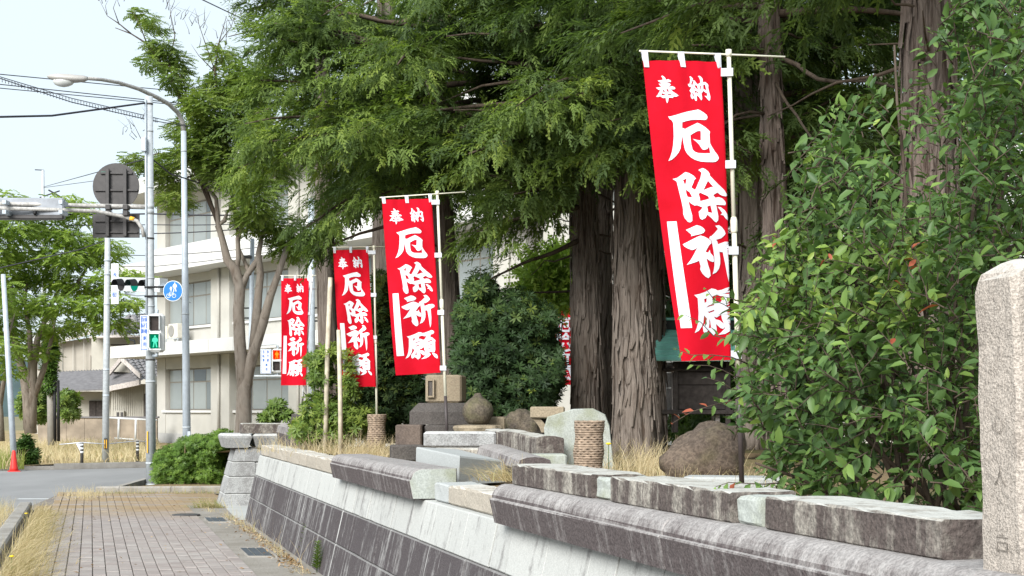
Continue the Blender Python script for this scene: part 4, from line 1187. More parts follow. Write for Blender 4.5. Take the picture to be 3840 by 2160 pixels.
def ln2(x0, z0, x1, z1, w=.008):
    d = Vector((x1-x0, z1-z0)); n_ = Vector((-d.y, d.x)).normalized() * w / 2
    mb.add([F1 + sx*(x) + Vector((0,0,z)) + nr*.0005 for x, z in ((x0+n_.x, z0+n_.y), (x1+n_.x, z1+n_.y), (x1-n_.x, z1-n_.y), (x0-n_.x, z0-n_.y))], [(0,1,2,3)])
for l_ in ((-.062,0,-.03,.055), (-.03,.055,.045,.06), (-.005,0,.045,.06), (-.035,.05,-.005,0), (-.062,0,-.005,0), (.062,0,.04,.085), (.04,.085,.06,.09), (-.045,.066,-.015,.068)): ln2(*l_)
part('bicycle', mb, M['white'], bs)

# street lamp
YLm = 34.0
lp = pole_thing('street_lamp', 'tall curved street lamp with a drop-glass head over the road', 'street lamp', D(471, 1215, YLm), D(462, 330, YLm), .098, .062, M['bluesteel'])
arc = [D(462, 330, YLm), D(459, 305, YLm), D(446, 282, YLm - .2), D(425, 262, YLm - .5), D(395, 245, YLm - .9), D(350, 224, YLm - 1.4), D(300, 208, YLm - 1.9), D(255, 200, YLm - 2.4), D(218, 197, YLm - 2.8)]
mb = MB(); mb.tube(arc, [.06, .055, .052, .05, .048, .045, .042, .04, .038], 10); part('arm', mb, M['rusty'], lp)
YH = YLm - 3.0
mb = MB(); loops = []
for x_, yc, hw, hh in ((221, 198, 4, 5), (212, 199, 10, 9), (195, 199.5, 15, 11), (170, 199, 19, 13), (145, 197, 19, 12), (128, 195, 12, 7), (119, 193, 3, 2.5)):
    c = D(x_, yc, YH); s_ = YH / FD
    loops.append([c + Vector((0, math.cos(a) * hw * s_, math.sin(a) * hh * s_ * (1.0 if math.sin(a) > 0 else .75))) for a in [2*math.pi*k/14 for k in range(14)]])
mb.loft(loops, True, True, True); part('head', mb, plain('lamp_grey', (.36, .35, .33), .5, .1), lp)
mb = MB(); c = D(160, 201, YH); s_ = YH / FD; loops = []
for z, r in ((0, 28), (-6, 27), (-12, 22), (-16, 13), (-18, 3)):
    loops.append([c + Vector((math.cos(a) * r * s_, math.sin(a) * r * .6 * s_, z * s_)) for a in [2*math.pi*k/16 for k in range(16)]])
mb.loft(loops, True, True, True); part('glass_bowl', mb, M['glass_lamp'], lp)
for y_ in (380, 790, 1075): band(lp, D(462 + (y_ - 330) * 9 / 885, y_, YLm), .07 + (y_ - 330) / 885 * .034, .03, M['steel'])
mb = px_box(471, 479, 1085, 1125, YLm - .14, .05, 0, .01); part('hatch', mb, M['bluesteel'], lp)
# far sign pole with the vertical place-name plate
fp = pole_thing('sign_pole', 'slim grey pole across the road carrying the vertical place-name plate', 'pole', D(265, 1176, 41.5), D(271, 560, 41.5), .10, .075, M['steel'])
for y_ in (655, 690, 765, 930, 995): band(fp, D(271 - (y_ - 560) * 6 / 616, y_, 41.5), .093, .05, M['bluesteel'])
mb = px_box(261, 270, 1103, 1130, 41.36, .02, 0, .004); part('reflector', mb, M['black'], fp)
for x_ in (262.5, 267):
    mb = px_box(x_, x_ + 1.8, 1106, 1128, 41.35, .012, 0, .002); part('stripe', mb, M['yellowtape'], fp)
pn = thing('place_name_sign', 'white vertical plate with two blue characters on the far pole', 'sign', D(289, 765, 41.4))
mb = px_box(279, 299, 663, 765, 41.35, .05, R(-10), .006); part('plate', mb, M['white'], pn)
for y_, ch in ((692, '大'), (742, '町')):
    letter(ch, .155, .002, D(288, y_, 41.31), M['bluetext'], pn, (R(90), 0, R(-10)))
mb = MB(); mb.tube([D(268, 680, 41.5), D(285, 680, 41.45)], .02, 6); mb.tube([D(268, 750, 41.5), D(285, 750, 41.45)], .02, 6); part('bracket', mb, M['steel'], pn)
# leaning pole and the cone at its foot
pole_thing('leaning_pole', 'leaning grey steel pole at the left edge beside the red cone', 'pole', D(37, 1186, 39.5), D(8, 690, 39.5), .085, .06, M['bluesteel'])
cn = thing('traffic_cone', 'faded red traffic cone at the foot of the leaning pole', 'traffic cone', D(35, 1187, 38.6))
mb = MB(); c = D(35, 1187, 38.6); mb.lathe([(.115, .03), (.10, .1), (.045, .52), (.03, .55), (.03, .555)], c, 16); part('body', mb, M['conered'], cn)
mb = MB(); mb.bbox(c + Vector((0, 0, .015)), (.3, .3, .03), .4, .01); part('base', mb, M['conered'], cn)
# bollards and the rope between them
def bollard(base, h, label):
    t = thing('bollard', label, 'bollard', base, 'bollards along the far kerb')
    mb = MB(); mb.lathe([(.045, 0), (.045, h - .02), (.035, h)], base, 12); part('post', mb, M['darkplate'], t)
    for z in (h - .06, h - .16, h - .26):
        mb = MB(); mb.lathe([(.048, -.025), (.048, .025)], Vector(base) + Vector((0, 0, z)), 12); part('stripe', mb, M['white'], t)
b1_, b2_ = D(206, 1180, 40.5), D(346, 1172, 42.8)
bollard(b1_, .72, 'dark bollard with white stripes left of the slim far pole')
bollard(b2_, .72, 'dark bollard with white stripes between the slim far pole and the thick pole')
mb = MB(); mb.tube([D(150, 1118, 41), D(206, 1113, 40.5), D(266, 1117, 41.4), D(346, 1109, 42.8), D(370, 1111, 43)], .014, 5)
solo('guard_rope', mb, M['whitecloth'], 'thin white rope strung between the bollards and poles', 'rope')
mb = MB(); a_ = D(191, 1116, 40.6); mb.add([a_, D(206, 1114, 40.6), D(204, 1140, 40.62)], [(0, 1, 2)]); mb.add([a_ + Vector((0, .01, 0)), D(206, 1114, 40.61), D(204, 1140, 40.63)], [(2, 1, 0)])
solo('plastic_rag', mb, M['whitecloth'], 'white plastic rag hanging on the rope beside the bollard', 'rag')
# ivy-clad utility pole with two black conduits
up = pole_thing('utility_pole', 'concrete utility pole wrapped in ivy with two black conduits', 'utility pole', D(131, 1120, 56), D(126, 790, 56), .17, .14, plain('pole_concrete', (.30, .29, .27), .9))
for x_ in (137, 146):
    mb = MB(); mb.tube([D(x_ + 1.5, 1110, 55.7), D(x_, 957, 55.7)], .06, 8); part('conduit', mb, M['black'], up)
# distant pole top
dp = pole_thing('utility_pole', 'distant slim pole top with crossarm above the roadside trees', 'utility pole', D(112, 900, 85), D(108, 428, 85), .16, .08, M['steel'])
mb = MB(); mb.tube([D(88, 427, 85), D(110, 428, 85)], .03, 5); mb.tube([D(100, 497, 85), D(150, 480, 85)], .04, 5); mb.tube([D(122, 478, 85), D(156, 498, 85)], .05, 5); part('crossarm', mb, M['black_wire'], dp)
# pole behind the last banner, with signal arms
YQ = 45.0
qp = pole_thing('traffic_pole', 'grey steel pole behind the last banner, holding the red pedestrian signal', 'pole', D(785, 1100, YQ), D(783, 500, YQ), .115, .09, M['bluesteel'])
mb = MB(); mb.tube([D(785, 946, YQ), D(640, 946, YQ)], .03, 8); mb.tube([D(700, 900, YQ), D(700, 870, YQ), D(690, 866, YQ), D(650, 869, YQ)], .02, 6); mb.tube([D(705, 870, YQ), D(785, 868, YQ)], .02, 6)
part('arm', mb, M['steel'], qp)
mb = MB()
for y_ in (775, 808):
    mb = MB(); mb.tube([D(785, y_, YQ), D(826, y_ - 2, YQ)], .028, 6); part('bracket', mb, M['black'], qp)
mb = px_box(824, 836, 762, 838, YQ - .05, .1, 0, .01); part('sign_edge', mb, M['darkplate'], qp)
# thin pale pole behind the forked tree
sp = pole_thing('sign_pole', 'thin pale pole behind the forked tree with two short black arms', 'pole', D(627, 1100, 38), D(635, 600, 38), .06, .055, M['bluesteel'])
mb = MB()
for y_ in (775, 800):
    mb = MB(); mb.tube([D(631, y_, 38), D(604, y_, 38)], .02, 6); part('bracket', mb, M['black'], sp)
mb = px_box(604, 632, 642, 650, 37.9, .1, 0, .01); part('arm', mb, M['darkplate'], sp)
mb = px_box(744, 792, 1050, 1098, 29.5, .05, 0, .01)
gp = solo('guard_plate', mb, plain('pale_blue_steel', (.36, .45, .55), .5), 'pale blue steel plate with bolt holes behind the askew coping', 'steel plate')

# =================================================================== WIRES
def wire(pts, r, label, mat='black_wire', n=14, sag=0.0):
    mb = MB()
    P_ = [Vector(p) for p in pts]; out = []
    if P_[0].x / P_[0].y * FD + 1288 < 0:                    # carried on past the frame towards the next pole
        P_.insert(0, P_[0] + (P_[0] - P_[1]).normalized() * 16)
    for a_, b_ in zip(P_[:-1], P_[1:]):
        for k in range(n):
            f = k / n; out.append(a_.lerp(b_, f) - Vector((0, 0, sag * 4 * f * (1 - f))))
    out.append(P_[-1])
    mb.tube(out, r * .8, 5)
    return solo('wire', mb, M[mat], label, 'overhead wire', 'overhead wires')
wire([D(-40, 183, 33), D(560, 240, 40)], .014, 'topmost thin wire crossing behind the street lamp head')
wire([D(-40, 208, 33), D(470, 262, 36)], .014, 'wire running just under the lamp arm to the right')
wire([D(-40, 218, 33), D(470, 266, 36)], .013, 'lower of the two close wires under the lamp arm')
tw = [D(-40, 181, 30), D(180, 247, 31), D(376, 293, 32.2), D(480, 318, 33)]
wire(tw, .010, 'straight support strand of the spiral-wrapped cable')
mb = MB(); hp_ = []
for k in range(900):
    f = k / 899 * 2.2; i = min(int(f), 2); P0 = tw[i].lerp(tw[i+1], f - i); hp_.append(P0 + Vector((0, .05 * math.sin(k * .42), -.05 + .05 * math.cos(k * .42))))
mb.tube(hp_, .0045, 3); solo('spiral_cable', mb, M['black_wire'], 'thin cable coiled in loops along the descending strand', 'overhead wire', 'overhead wires')
wire([D(-40, 184, 30), D(180, 257, 31), D(376, 302, 32.2), D(470, 318, 33)], .013, 'thick cable under the spiral loops running to the curved lamp')
wire([D(-40, 295, 27), D(130, 291, 29), D(365, 259, 31.2)], .026, 'thick sagging cable tied to the top of the thick pole')
wire([D(110, 470, 85), D(365, 400, 31.3)], .018, 'upper wire rising from the distant pole to the thick pole')
wire([D(110, 472, 85), D(365, 438, 60), D(560, 408, 50)], .018, 'lower wire rising from the distant pole behind the round sign')
wire([D(380, 398, 31.3), D(430, 438, 31.8), D(470, 450, 34), D(620, 500, 40)], .02, 'dark cable drooping from the thick pole past the lamp post')
for k, (y0, y1, r_) in enumerate(((533, 538, .035), (560, 566, .02), (588, 583, .024), (622, 640, .016), (655, 662, .014))):
    wire([D(-40, y0, 50), D(380, (y0+y1)/2 + (2 if k < 3 else 12), 50), D(700, y1 - 8 * k, 50)], r_, ('thickest of the cables crossing behind the sign backs and the upper windows', 'thin second cable crossing behind the rectangular sign', 'cable crossing just below the rectangular sign', 'wire crossing the band of the upper floor', 'lowest wire crossing the upper floor band')[k], sag=.05)
wire([D(-40, 683, 44), D(200, 628, 43), D(268, 604, 41.5)], .022, 'cable rising across the roadside tree to the slim far pole')
wire([D(255, 670, 60), D(480, 762, 56)], .012, 'thin slanting wire in front of the office eave')
wire([D(500, -5, 26), D(640, 62, 30)], .014, 'single wire high up at the left edge of the cypress crowns')
wire([D(245, 745, 70), D(385, 895, 66)], .012, 'slack thin wire falling past the houses')

# =================================================================== BANNERS
GL = {
'厄': ([[(180,260),(225,265),(370,225),(500,185),(640,145),(770,115),(880,95),(900,85),(950,100),(1040,150),(1110,200),(1130,250),(1110,295),(1060,318),(960,312),(870,315),(740,325),(620,350),(515,385),(508,505),(580,527),(700,465),(810,415),(880,382),(950,410),(1060,475),(1150,550),(1170,580),(1155,630),(1155,830),(1190,900),(1260,1010),(1320,1080),(1348,1150),(1320,1200),(1270,1235),(1200,1248),(1060,1250),(900,1240),(780,1205),(680,1150),(600,1070),(555,990),(530,870),(500,665),(480,800),(450,960),(400,1050),(330,1130),(240,1205),(150,1240),(200,1150),(250,1020),(280,880),(300,700),(302,520),(300,400),(270,350),(215,315)],
  [(700,660),(760,625),(860,570),(930,560),(950,575),(940,765),(900,772),(840,760),(750,740),(830,800),(900,870),(940,940),(970,975),(1020,980),(1080,960),(1130,905),(1145,1050),(1000,1058),(860,1052),(780,1025),(735,980),(710,870),(698,740)]],),
'除': ([[(75,290),(180,262),(270,200),(370,128),(450,150),(550,210),(600,275),(555,320),(545,360),(485,485),(565,538),(600,480),(640,390),(700,270),(735,140),(700,105),(665,80),(720,50),(770,32),(830,60),(890,110),(920,165),(918,200),(1000,290),(1100,390),(1230,510),(1310,625),(1270,660),(1180,650),(1120,620),(1075,582),(970,645),(1015,705),(1100,685),(1180,710),(1240,770),(1258,820),(1240,865),(1180,865),(1025,868),(1040,980),(1060,1120),(1050,1220),(1005,1272),(960,1250),(900,1180),(808,1102),(760,1180),(680,1225),(640,1200),(622,1140),(615,1040),(660,1000),(712,943),(590,892),(530,900),(470,860),(402,800),(430,960),(465,1130),(460,1250),(410,1288),(360,1270),(300,1190),(270,1090),(275,980),(250,800),(210,580),(165,345)],
  [(310,315),(390,275),(375,360),(348,425)],[(355,530),(440,590),(488,690),(465,710),(390,700),(370,640)],[(868,322),(985,460),(930,465),(755,540),(800,450)],[(680,602),(830,670),(860,690),(868,735),(780,765),(665,795),(660,720),(638,630)],[(815,915),(893,885),(922,1058),(830,1045)]],
  [[(1055,910),(1130,915),(1220,980),(1290,1090),(1310,1190),(1285,1208),(1230,1170),(1180,1100),(1112,1088),(1158,1050),(1110,980)]]),
'祈': ([[(242,158),(350,110),(480,50),(570,70),(640,120),(668,170),(630,225),(560,255),(450,280),(342,308),(358,270),(290,205)]],
  [[(150,490),(250,440),(380,370),(480,320),(555,288),(640,310),(735,358),(790,400),(795,455),(740,500),(690,580),(645,655),(700,675),(745,610),(755,680),(820,755),(828,870),(800,885),(730,865),(655,810),(680,950),(715,1080),(722,1200),(670,1260),(610,1235),(540,1160),(495,1070),(510,990),(485,865),(420,895),(330,925),(205,965),(300,850),(380,720),(470,560),(420,600),(345,625),(260,590),(190,545)]],
  [[(910,50),(1000,32),(1060,70),(1120,150),(1140,220),(1110,260),(1030,330),(905,372),(930,400),(945,470),(1110,405),(1230,400),(1300,455),(1290,520),(1160,590),(1160,640),(1175,900),(1165,1180),(1133,1330),(1110,1180),(1080,900),(1045,650),(965,642),(975,800),(965,920),(930,1030),(860,1120),(770,1165),(800,1090),(830,960),(838,800),(830,620),(812,460),(800,395),(750,350),(770,300),(800,295),(880,220),(968,122)]]),
'願': ([[(335,290),(450,265),(600,210),(760,125),(850,140),(905,170),(1000,150),(1130,100),(1240,60),(1310,105),(1325,160),(1290,210),(1170,250),(1195,300),(1160,355),(1240,352),(1320,440),(1365,490),(1345,560),(1345,760),(1345,870),(1310,965),(1250,935),(1095,940),(1150,985),(1178,1050),(1100,1130),(1000,1185),(830,1215),(920,1140),(1000,1060),(1020,1015),(960,1070),(900,1050),(800,955),(810,1060),(800,1150),(720,1225),(680,1180),(600,1115),(530,1180),(485,1140),(480,1020),(540,950),(595,840),(530,760),(500,930),(450,1030),(380,1120),(280,1175),(340,1050),(380,920),(405,700),(410,370)],
  [(765,310),(875,268),(960,298),(1040,295),(1005,360),(962,435),(900,435),(820,395),(750,395),(768,350)],[(560,380),(620,360),(610,440),(565,470)],[(595,580),(660,525),(780,490),(800,515),(700,540)],[(620,650),(645,675),(780,625),(785,655),(650,705)],[(645,840),(665,900),(675,1050),(620,1055),(645,950)],[(765,785),(830,805),(945,730),(950,830),(990,950),(900,870),(800,845)],[(1060,530),(1150,480),(1240,460),(1240,500),(1065,545)],[(1070,630),(1100,655),(1250,625),(1245,650),(1100,685)],[(1085,795),(1170,785),(1250,765),(1250,790),(1100,820)]],
  [[(1215,965),(1280,980),(1400,1060),(1430,1150),(1420,1210),(1380,1210),(1310,1140),(1250,1050)]]),
'奉': ([[(430,150),(475,122),(540,160),(600,220),(610,275),(710,250),(790,285),(825,325),(800,355),(700,365),(580,400),(690,385),(780,420),(800,455),(770,490),(670,510),(760,530),(860,510),(950,550),(980,590),(940,632),(790,635),(900,730),(1000,790),(1100,865),(1010,905),(900,900),(870,955),(700,945),(690,1010),(670,1100),(635,1165),(600,1090),(580,960),(490,978),(420,945),(365,905),(280,935),(205,920),(270,850),(330,750),(370,685),(290,650),(240,610),(205,580),(330,565),(430,540),(370,500),(315,435),(400,430),(460,400),(380,390),(320,350),(285,315),(480,290),(480,220)],
  [(535,525),(600,510),(590,535)],[(505,640),(555,720),(550,745),(475,730)],[(615,630),(670,625),(730,720),(660,725)],[(455,790),(560,835),(560,855),(390,880)],[(670,815),(780,795),(850,860),(770,835),(690,850)]],),
'納': ([[(1490,235),(1550,225),(1600,270),(1635,320),(1590,420),(1550,500),(1600,525),(1650,400),(1630,360),(1680,360),(1740,430),(1770,480),(1815,485),(1910,435),(1900,340),(1870,260),(1822,215),(1880,195),(1950,230),(2005,290),(2010,410),(2100,395),(2180,440),(2220,500),(2210,600),(2240,750),(2275,900),(2260,1010),(2220,1050),(2180,1020),(2120,950),(2045,880),(2150,890),(2155,790),(2100,770),(2010,710),(1980,760),(1930,810),(1950,930),(1950,1000),(1920,1055),(1890,1020),(1830,930),(1740,870),(1750,1000),(1745,1050),(1715,1080),(1680,1050),(1645,960),(1620,990),(1580,1015),(1540,980),(1510,900),(1540,800),(1475,720),(1500,700),(1560,600),(1470,590),(1430,530),(1430,490),(1490,490),(1520,380),(1520,280)],
  [(1720,505),(1780,560),(1805,690),(1690,580)],[(1620,670),(1680,605),(1695,640)],[(1880,540),(1920,530),(1925,640),(1915,720),(1895,640)],[(2020,500),(2090,490),(2130,690),(2015,640)],[(1670,745),(1710,718),(1820,780),(1822,820),(1770,790),(1720,760),(1740,840),(1700,790)],[(1580,820),(1620,780),(1640,900),(1630,950),(1590,850)]],),
}
# boxes of the characters in the flat banner picture (773 wide print), converted to cloth u, v
def uvb(x, y):
    v = (y - 92 + 7 * (x - 62) / 363) / 1268
    xl, xr = 62 + 103 * v, 425 + 65 * v
    return (x - xl) / (xr - xl), v
BOX = {'奉': (118,155,220,272), '納': (265,150,365,258), '厄': (163,293,388,517), '除': (178,543,418,775), '祈': (205,783,428,1022), '願': (228,1040,440,1250)}
GTRI = {}
for ch, polys in GL.items():
    allp = [p for pl in polys for ring in pl for p in ring]
    x0, x1 = min(p[0] for p in allp), max(p[0] for p in allp); y0, y1 = min(p[1] for p in allp), max(p[1] for p in allp)
    bx = BOX[ch]; V_ = []; F_ = []
    for li, pl in enumerate(polys):
        flat = [p for ring in pl for p in ring]
        tris = tessellate_polygon([[Vector((p[0], -p[1], 0)) for p in ring] for ring in pl])
        b = len(V_)
        for p in flat:
            u, v = uvb(bx[0] + (p[0]-x0)/(x1-x0)*(bx[2]-bx[0]), bx[1] + (p[1]-y0)/(y1-y0)*(bx[3]-bx[1]))
            V_.append((u, v, li))
        F_ += [tuple(b + i for i in t) for t in tris]
    # split long edges so the print follows the folds of the cloth
    for _ in range(2):
        nf = []; cache = {}
        def mid(a, b_):
            k = (min(a, b_), max(a, b_))
            if k not in cache:
                cache[k] = len(V_); V_.append(tuple((V_[a][q] + V_[b_][q]) / 2 for q in range(3)))
            return cache[k]
        for a, b_, c_ in F_:
            m1, m2, m3 = mid(a, b_), mid(b_, c_), mid(c_, a)
            nf += [(a, m1, m3), (m1, b_, m2), (m3, m2, c_), (m1, m2, m3)]
        F_ = nf
    GTRI[ch] = (V_, F_)

def banner(label, plabel, Y, TL, TR, BL, BR, pole, bar, curl, dark_from, tabs, seed, bow=0.0, lift=0.0, rpole=.016):
    """corners in photo pixels (3840 wide); pole / bar in working pixels"""
    k = 2576 / 3840
    TL, TR, BL, BR = [Vector((p[0] * k, p[1] * k)) for p in (TL, TR, BL, BR)]
    Wt = TR.x - TL.x
    def cloth(u, v, off=0.0):
        xl = TL.x + (BL.x - TL.x) * v - bow * math.sin(math.pi * v)
        xr = TR.x + (BR.x - TR.x) * v + bow * .6 * math.sin(math.pi * v)
        uf = min(1.0, (xr - xl) / Wt) if curl else 1.0
        w = Wt if curl else (xr - xl)
        yt = TL.y + (TR.y - TL.y) * u; yb = BL.y + (BR.y - BL.y) * u
        s = Y / FD
        rad = .06
        ub = uf - rad * .5
        if not curl or u <= ub:
            x = xl + u * w; dep = 0.0
        else:
            e = (u - ub) * w; Rr = rad * w * .45
            a = min(e / Rr, math.pi * .85)
            x = xl + ub * w + Rr * math.sin(a); dep = Rr * (1 - math.cos(a)) * s
            if e > Rr * math.pi * .85:
                r_ = e - Rr * math.pi * .85
                x += math.cos(math.pi * .85) * r_ * .55; dep += r_ * .83 * s
        p = D(x, yt + (yb - yt) * v, Y)
        amp = .024 * (0.35 + v)
        rip = amp * math.sin(u * 5.2 + v * 3.1 + seed) + .009 * math.sin(v * 9 + u * 7 + seed * 2) + .006 * math.exp(-v * 6) * math.sin(u * 25)
        return p + Vector((0, dep + rip - off, 0))
    base = D(pole[1][0], pole[1][1], Y + .03)
    b = thing('banner', label, 'banner', cloth(.5, 1), 'red prayer banners along the wall')
    mb = MB(); nu, nv = 60, 50
    mb.add([cloth(i / nu, j / nv) for j in range(nv + 1) for i in range(nu + 1)], [(j*(nu+1)+i, (j+1)*(nu+1)+i, (j+1)*(nu+1)+i+1, j*(nu+1)+i+1) for j in range(nv) for i in range(nu)], True)
    c_ = part('cloth', mb, M['red'], b)
    for ch, (V_, F_) in GTRI.items():
        mb = MB(); mb.add([cloth(u, v, .004 + .0006 * li) for u, v, li in V_], F_)
        part('lettering', mb, M['whitecloth'], b)
    q = [uvb(x, y) for x, y in ((145,770),(186,770),(219,1220),(172,1220))]
    n = 10; mb = MB(); P_ = []
    for j in range(n + 1):
        f = j / n
        for i in range(3):
            g = i / 2
            u = (q[0][0]*(1-f)+q[3][0]*f)*(1-g) + (q[1][0]*(1-f)+q[2][0]*f)*g
            v = q[0][1]*(1-f)+q[3][1]*f
            P_.append(cloth(u, v, .003))
    mb.add(P_, [(j*3+i, (j+1)*3+i, (j+1)*3+i+1, j*3+i+1) for j in range(n) for i in range(2)])
    part('white_panel', mb, M['whitecloth'], b)
    # pole with its cross bar: a thing that carries the banner
    p = thing('banner_pole', plabel, 'banner pole', base, 'poles of the red banners')
    pt = [Vector((pole[0][0] + (pole[1][0]-pole[0][0])*f, pole[0][1] + (pole[1][1]-pole[0][1])*f)) for f in (0, .25, .5, .75, 1)]
    def pp(y):
        f = (y - pole[0][1]) / (pole[1][1] - pole[0][1]); return D(pole[0][0] + (pole[1][0]-pole[0][0])*f, y, Y + .03)
    y0, y1 = pole[0][1], pole[1][1]; ym = y0 + (min(dark_from, y1) - y0) * .55
    mb = MB(); mb.tube([pp(y0), pp(ym)], rpole * .85, 10); mb.tube([pp(ym), pp(min(dark_from, y1))], rpole, 10); part('upper_tube', mb, M['offwhite'] if seed != 4 else M['white'], p)
    mb = MB(); mb.tube([pp(ym - (y1-y0)*.02), pp(ym - (y1-y0)*.012), pp(ym + (y1-y0)*.012), pp(ym + (y1-y0)*.018)], [rpole*1.0, rpole * 1.4, rpole * 1.4, rpole], 10); part('joint', mb, M['offwhite'], p)
    if dark_from < y1:
        mb = MB(); mb.tube([pp(dark_from - 1), pp(y1)], rpole * 1.02, 10); part('lower_tube', mb, M['brownpole'], p)
    mb = MB(); mb.tube([pp(y0 - 3 * 9 / Y), pp(y0 + 14 * 9 / Y)], [rpole * 1.2, rpole * 1.25], 10); part('cap', mb, M['offwhite'], p)
    mb = MB(); mb.tube([D(bar[0][0], bar[0][1], Y + .005), D(bar[1][0], bar[1][1], Y + .035)], rpole * .38, 8); part('cross_bar', mb, M['offwhite'], p)
    # tabs
    s = Y / FD
    for u0 in (.0, .46, .93):
        xb = bar[0][0] + (TL.x + u0 * Wt + 3 - bar[0][0]) * 1.0
        f = (xb - bar[0][0]) / (bar[1][0] - bar[0][0]); yb = bar[0][1] + (bar[1][1] - bar[0][1]) * f
        mb = MB(); A_ = cloth(u0 + .01, .022, .006); B_ = cloth(u0 + .075, .022, .006)
        t0 = D(xb - 7 * 9 / Y * 1.0, yb - 2.5 * 9 / Y, Y - .012); t1 = D(xb + 9 * 9 / Y, yb - 2.5 * 9 / Y, Y - .012)
        mb.add([A_, B_, t1, t0, A_ + Vector((0, .012, 0)), B_ + Vector((0, .012, 0)), t1 + Vector((0, .04, 0)), t0 + Vector((0, .04, 0))], [(0,1,2,3), (5,4,7,6), (3,2,6,7)])
        part('tab', mb, M['whitecloth'], b)
    for v in tabs:
        A_ = cloth(1 if not curl else .99, v, 0); xr = (TR.x + (BR.x - TR.x) * v + bow * .6 * math.sin(math.pi * v)) 
        y_ = FD * (1.6 - A_.z) / Y + HY
        c = pp(y_); h = 10 * 9 / Y * s * 1.0
        e0 = D(xr - 3 * 9 / Y, y_, Y - .008); w_ = rpole * 1.25
        mb = MB(); 
        mb.loft([[Vector((e0.x, Y - .008, e0.z + h)), Vector((e0.x, Y - .002, e0.z + h)), Vector((e0.x, Y - .002, e0.z - h)), Vector((e0.x, Y - .008, e0.z - h))],
                 [Vector((c.x + w_, c.y - w_ - .004, c.z + h - .002)), Vector((c.x + w_, c.y + w_, c.z + h - .002)), Vector((c.x + w_, c.y + w_, c.z - h - .002)), Vector((c.x + w_, c.y - w_ - .004, c.z - h - .002))]])
        part('tab', mb, M['whitecloth'], b)

banner('largest red banner with white characters, its lower edge curled behind itself, among the shrub twigs', 'ivory pole with a dark brown lower tube standing by the flat pale stone', 9.0, (2411,225), (2706,232), (2553,1355), (2746,1346), ((1833,128), (1866,1216)), ((1608,128), (1975,143)), True, 928, (.035, .345, .635, .985), 1, 6.5, rpole=.0155)
banner('second largest red banner, hanging above the stone lantern pieces', 'ivory pole with a dark brown lower tube in front of the pale dressed bar', 15.3, (1432,749), (1620,745), (1485,1408), (1653,1396), ((1100,482), (1126,1130)), ((955,497), (1170,483)), True, 997, (.02, .325, .655, .975), 2, 2.0)
banner('red banner hanging above the far rope-wrapped post, leftmost side overlapping a timber stake', 'white pole rising from the far rope-wrapped post', 19.5, (1249,938), (1381,936), (1285,1450), (1411,1450), ((941,619), (948,1052)), ((835,622), (972,620)), True, 2000, (.02, .33, .64), 3, 2.0)
banner('smallest red banner, beside the red pedestrian signal', 'white pole with a dark foot, leaning left behind the smallest banner', 24.9, (1054,1044), (1159,1043), (1053,1445), (1148,1445), ((786,692), (755,1085)), ((705,693), (838,693)), False, 1003, (.02, .33, .64, .97), 4, -1.5)
mb = MB(); mb.tube([D(777, 718, 25.1), D(770, 900, 25.1), D(769, 1045, 25.1)], .014, 8); mb.tube([D(773, 727, 25.05), D(797, 727, 25.05)], .009, 6)
solo('banner_pole', mb, M['white'], 'thin bare white pole standing just behind the smallest banner', 'banner pole', 'poles of the red banners')
# banners far behind, glimpsed between shrub and trunks
def far_banner(x0, x1, y0, y1, Y, label, rz):
    t = thing('banner', label, 'banner', D((x0+x1)/2, y1, Y), 'far red banners')
    a_, b_ = D(x0, y1, Y), D(x1, y0, Y); mb = MB(); P_ = []
    for j in range(13):
        for i in range(7):
            P_.append((a_.x + (b_.x-a_.x)*i/6, Y + .03*math.sin(i*1.3+j*.7), b_.z + (a_.z-b_.z)*j/12))
    mb.add(P_, [(j*7+i, (j+1)*7+i, (j+1)*7+i+1, j*7+i+1) for j in range(12) for i in range(6)], True); part('cloth', mb, M['red'], t)
    for k, ch in enumerate('厄除祈願'):
        letter(ch, (b_.x-a_.x)*.75, .012, ((a_.x+b_.x)/2 + .02, Y - .05, b_.z + (a_.z-b_.z)*(.26 + .2*k)), M['whitecloth'], t)
    mb = MB(); mb.tube([(b_.x+.03, Y+.02, b_.z+.06), (b_.x+.05, Y+.02, GZ-.2)], .015, 6); mb.tube([(a_.x, Y, b_.z+.03), (b_.x+.2, Y, b_.z+.03)], .007, 6); part('pole', mb, M['white'], t)
far_banner(1388, 1441, 768, 968, 33, 'far red banner half hidden between the dark shrub and the big trunks', 0)

# timber stakes by the far shrub
mb = MB(); mb.tube([D(818, 1160, 19.4), D(824, 880, 19.4), D(831, 698, 19.4)], [.034, .032, .030], 9); solo('timber_stake', mb, M['stake'], 'tall peeling timber stake left of the third banner, dark at its top', 'stake', 'timber stakes by the shrub')
mb = MB(); mb.tube([D(857, 1145, 18.9), D(856, 1000, 18.9), D(852, 830, 18.9)], [.031, .029, .028], 9); solo('timber_stake', mb, M['stake'], 'peeling timber stake whose top hides behind the third banner', 'stake', 'timber stakes by the shrub')
mb = MB(); mb.tube([D(925, 1120, 19.9), D(872, 960, 20.2)], .032, 9); solo('pipe_brace', mb, M['steel'], 'slanting grey pipe brace leaning under the third banner', 'pipe')

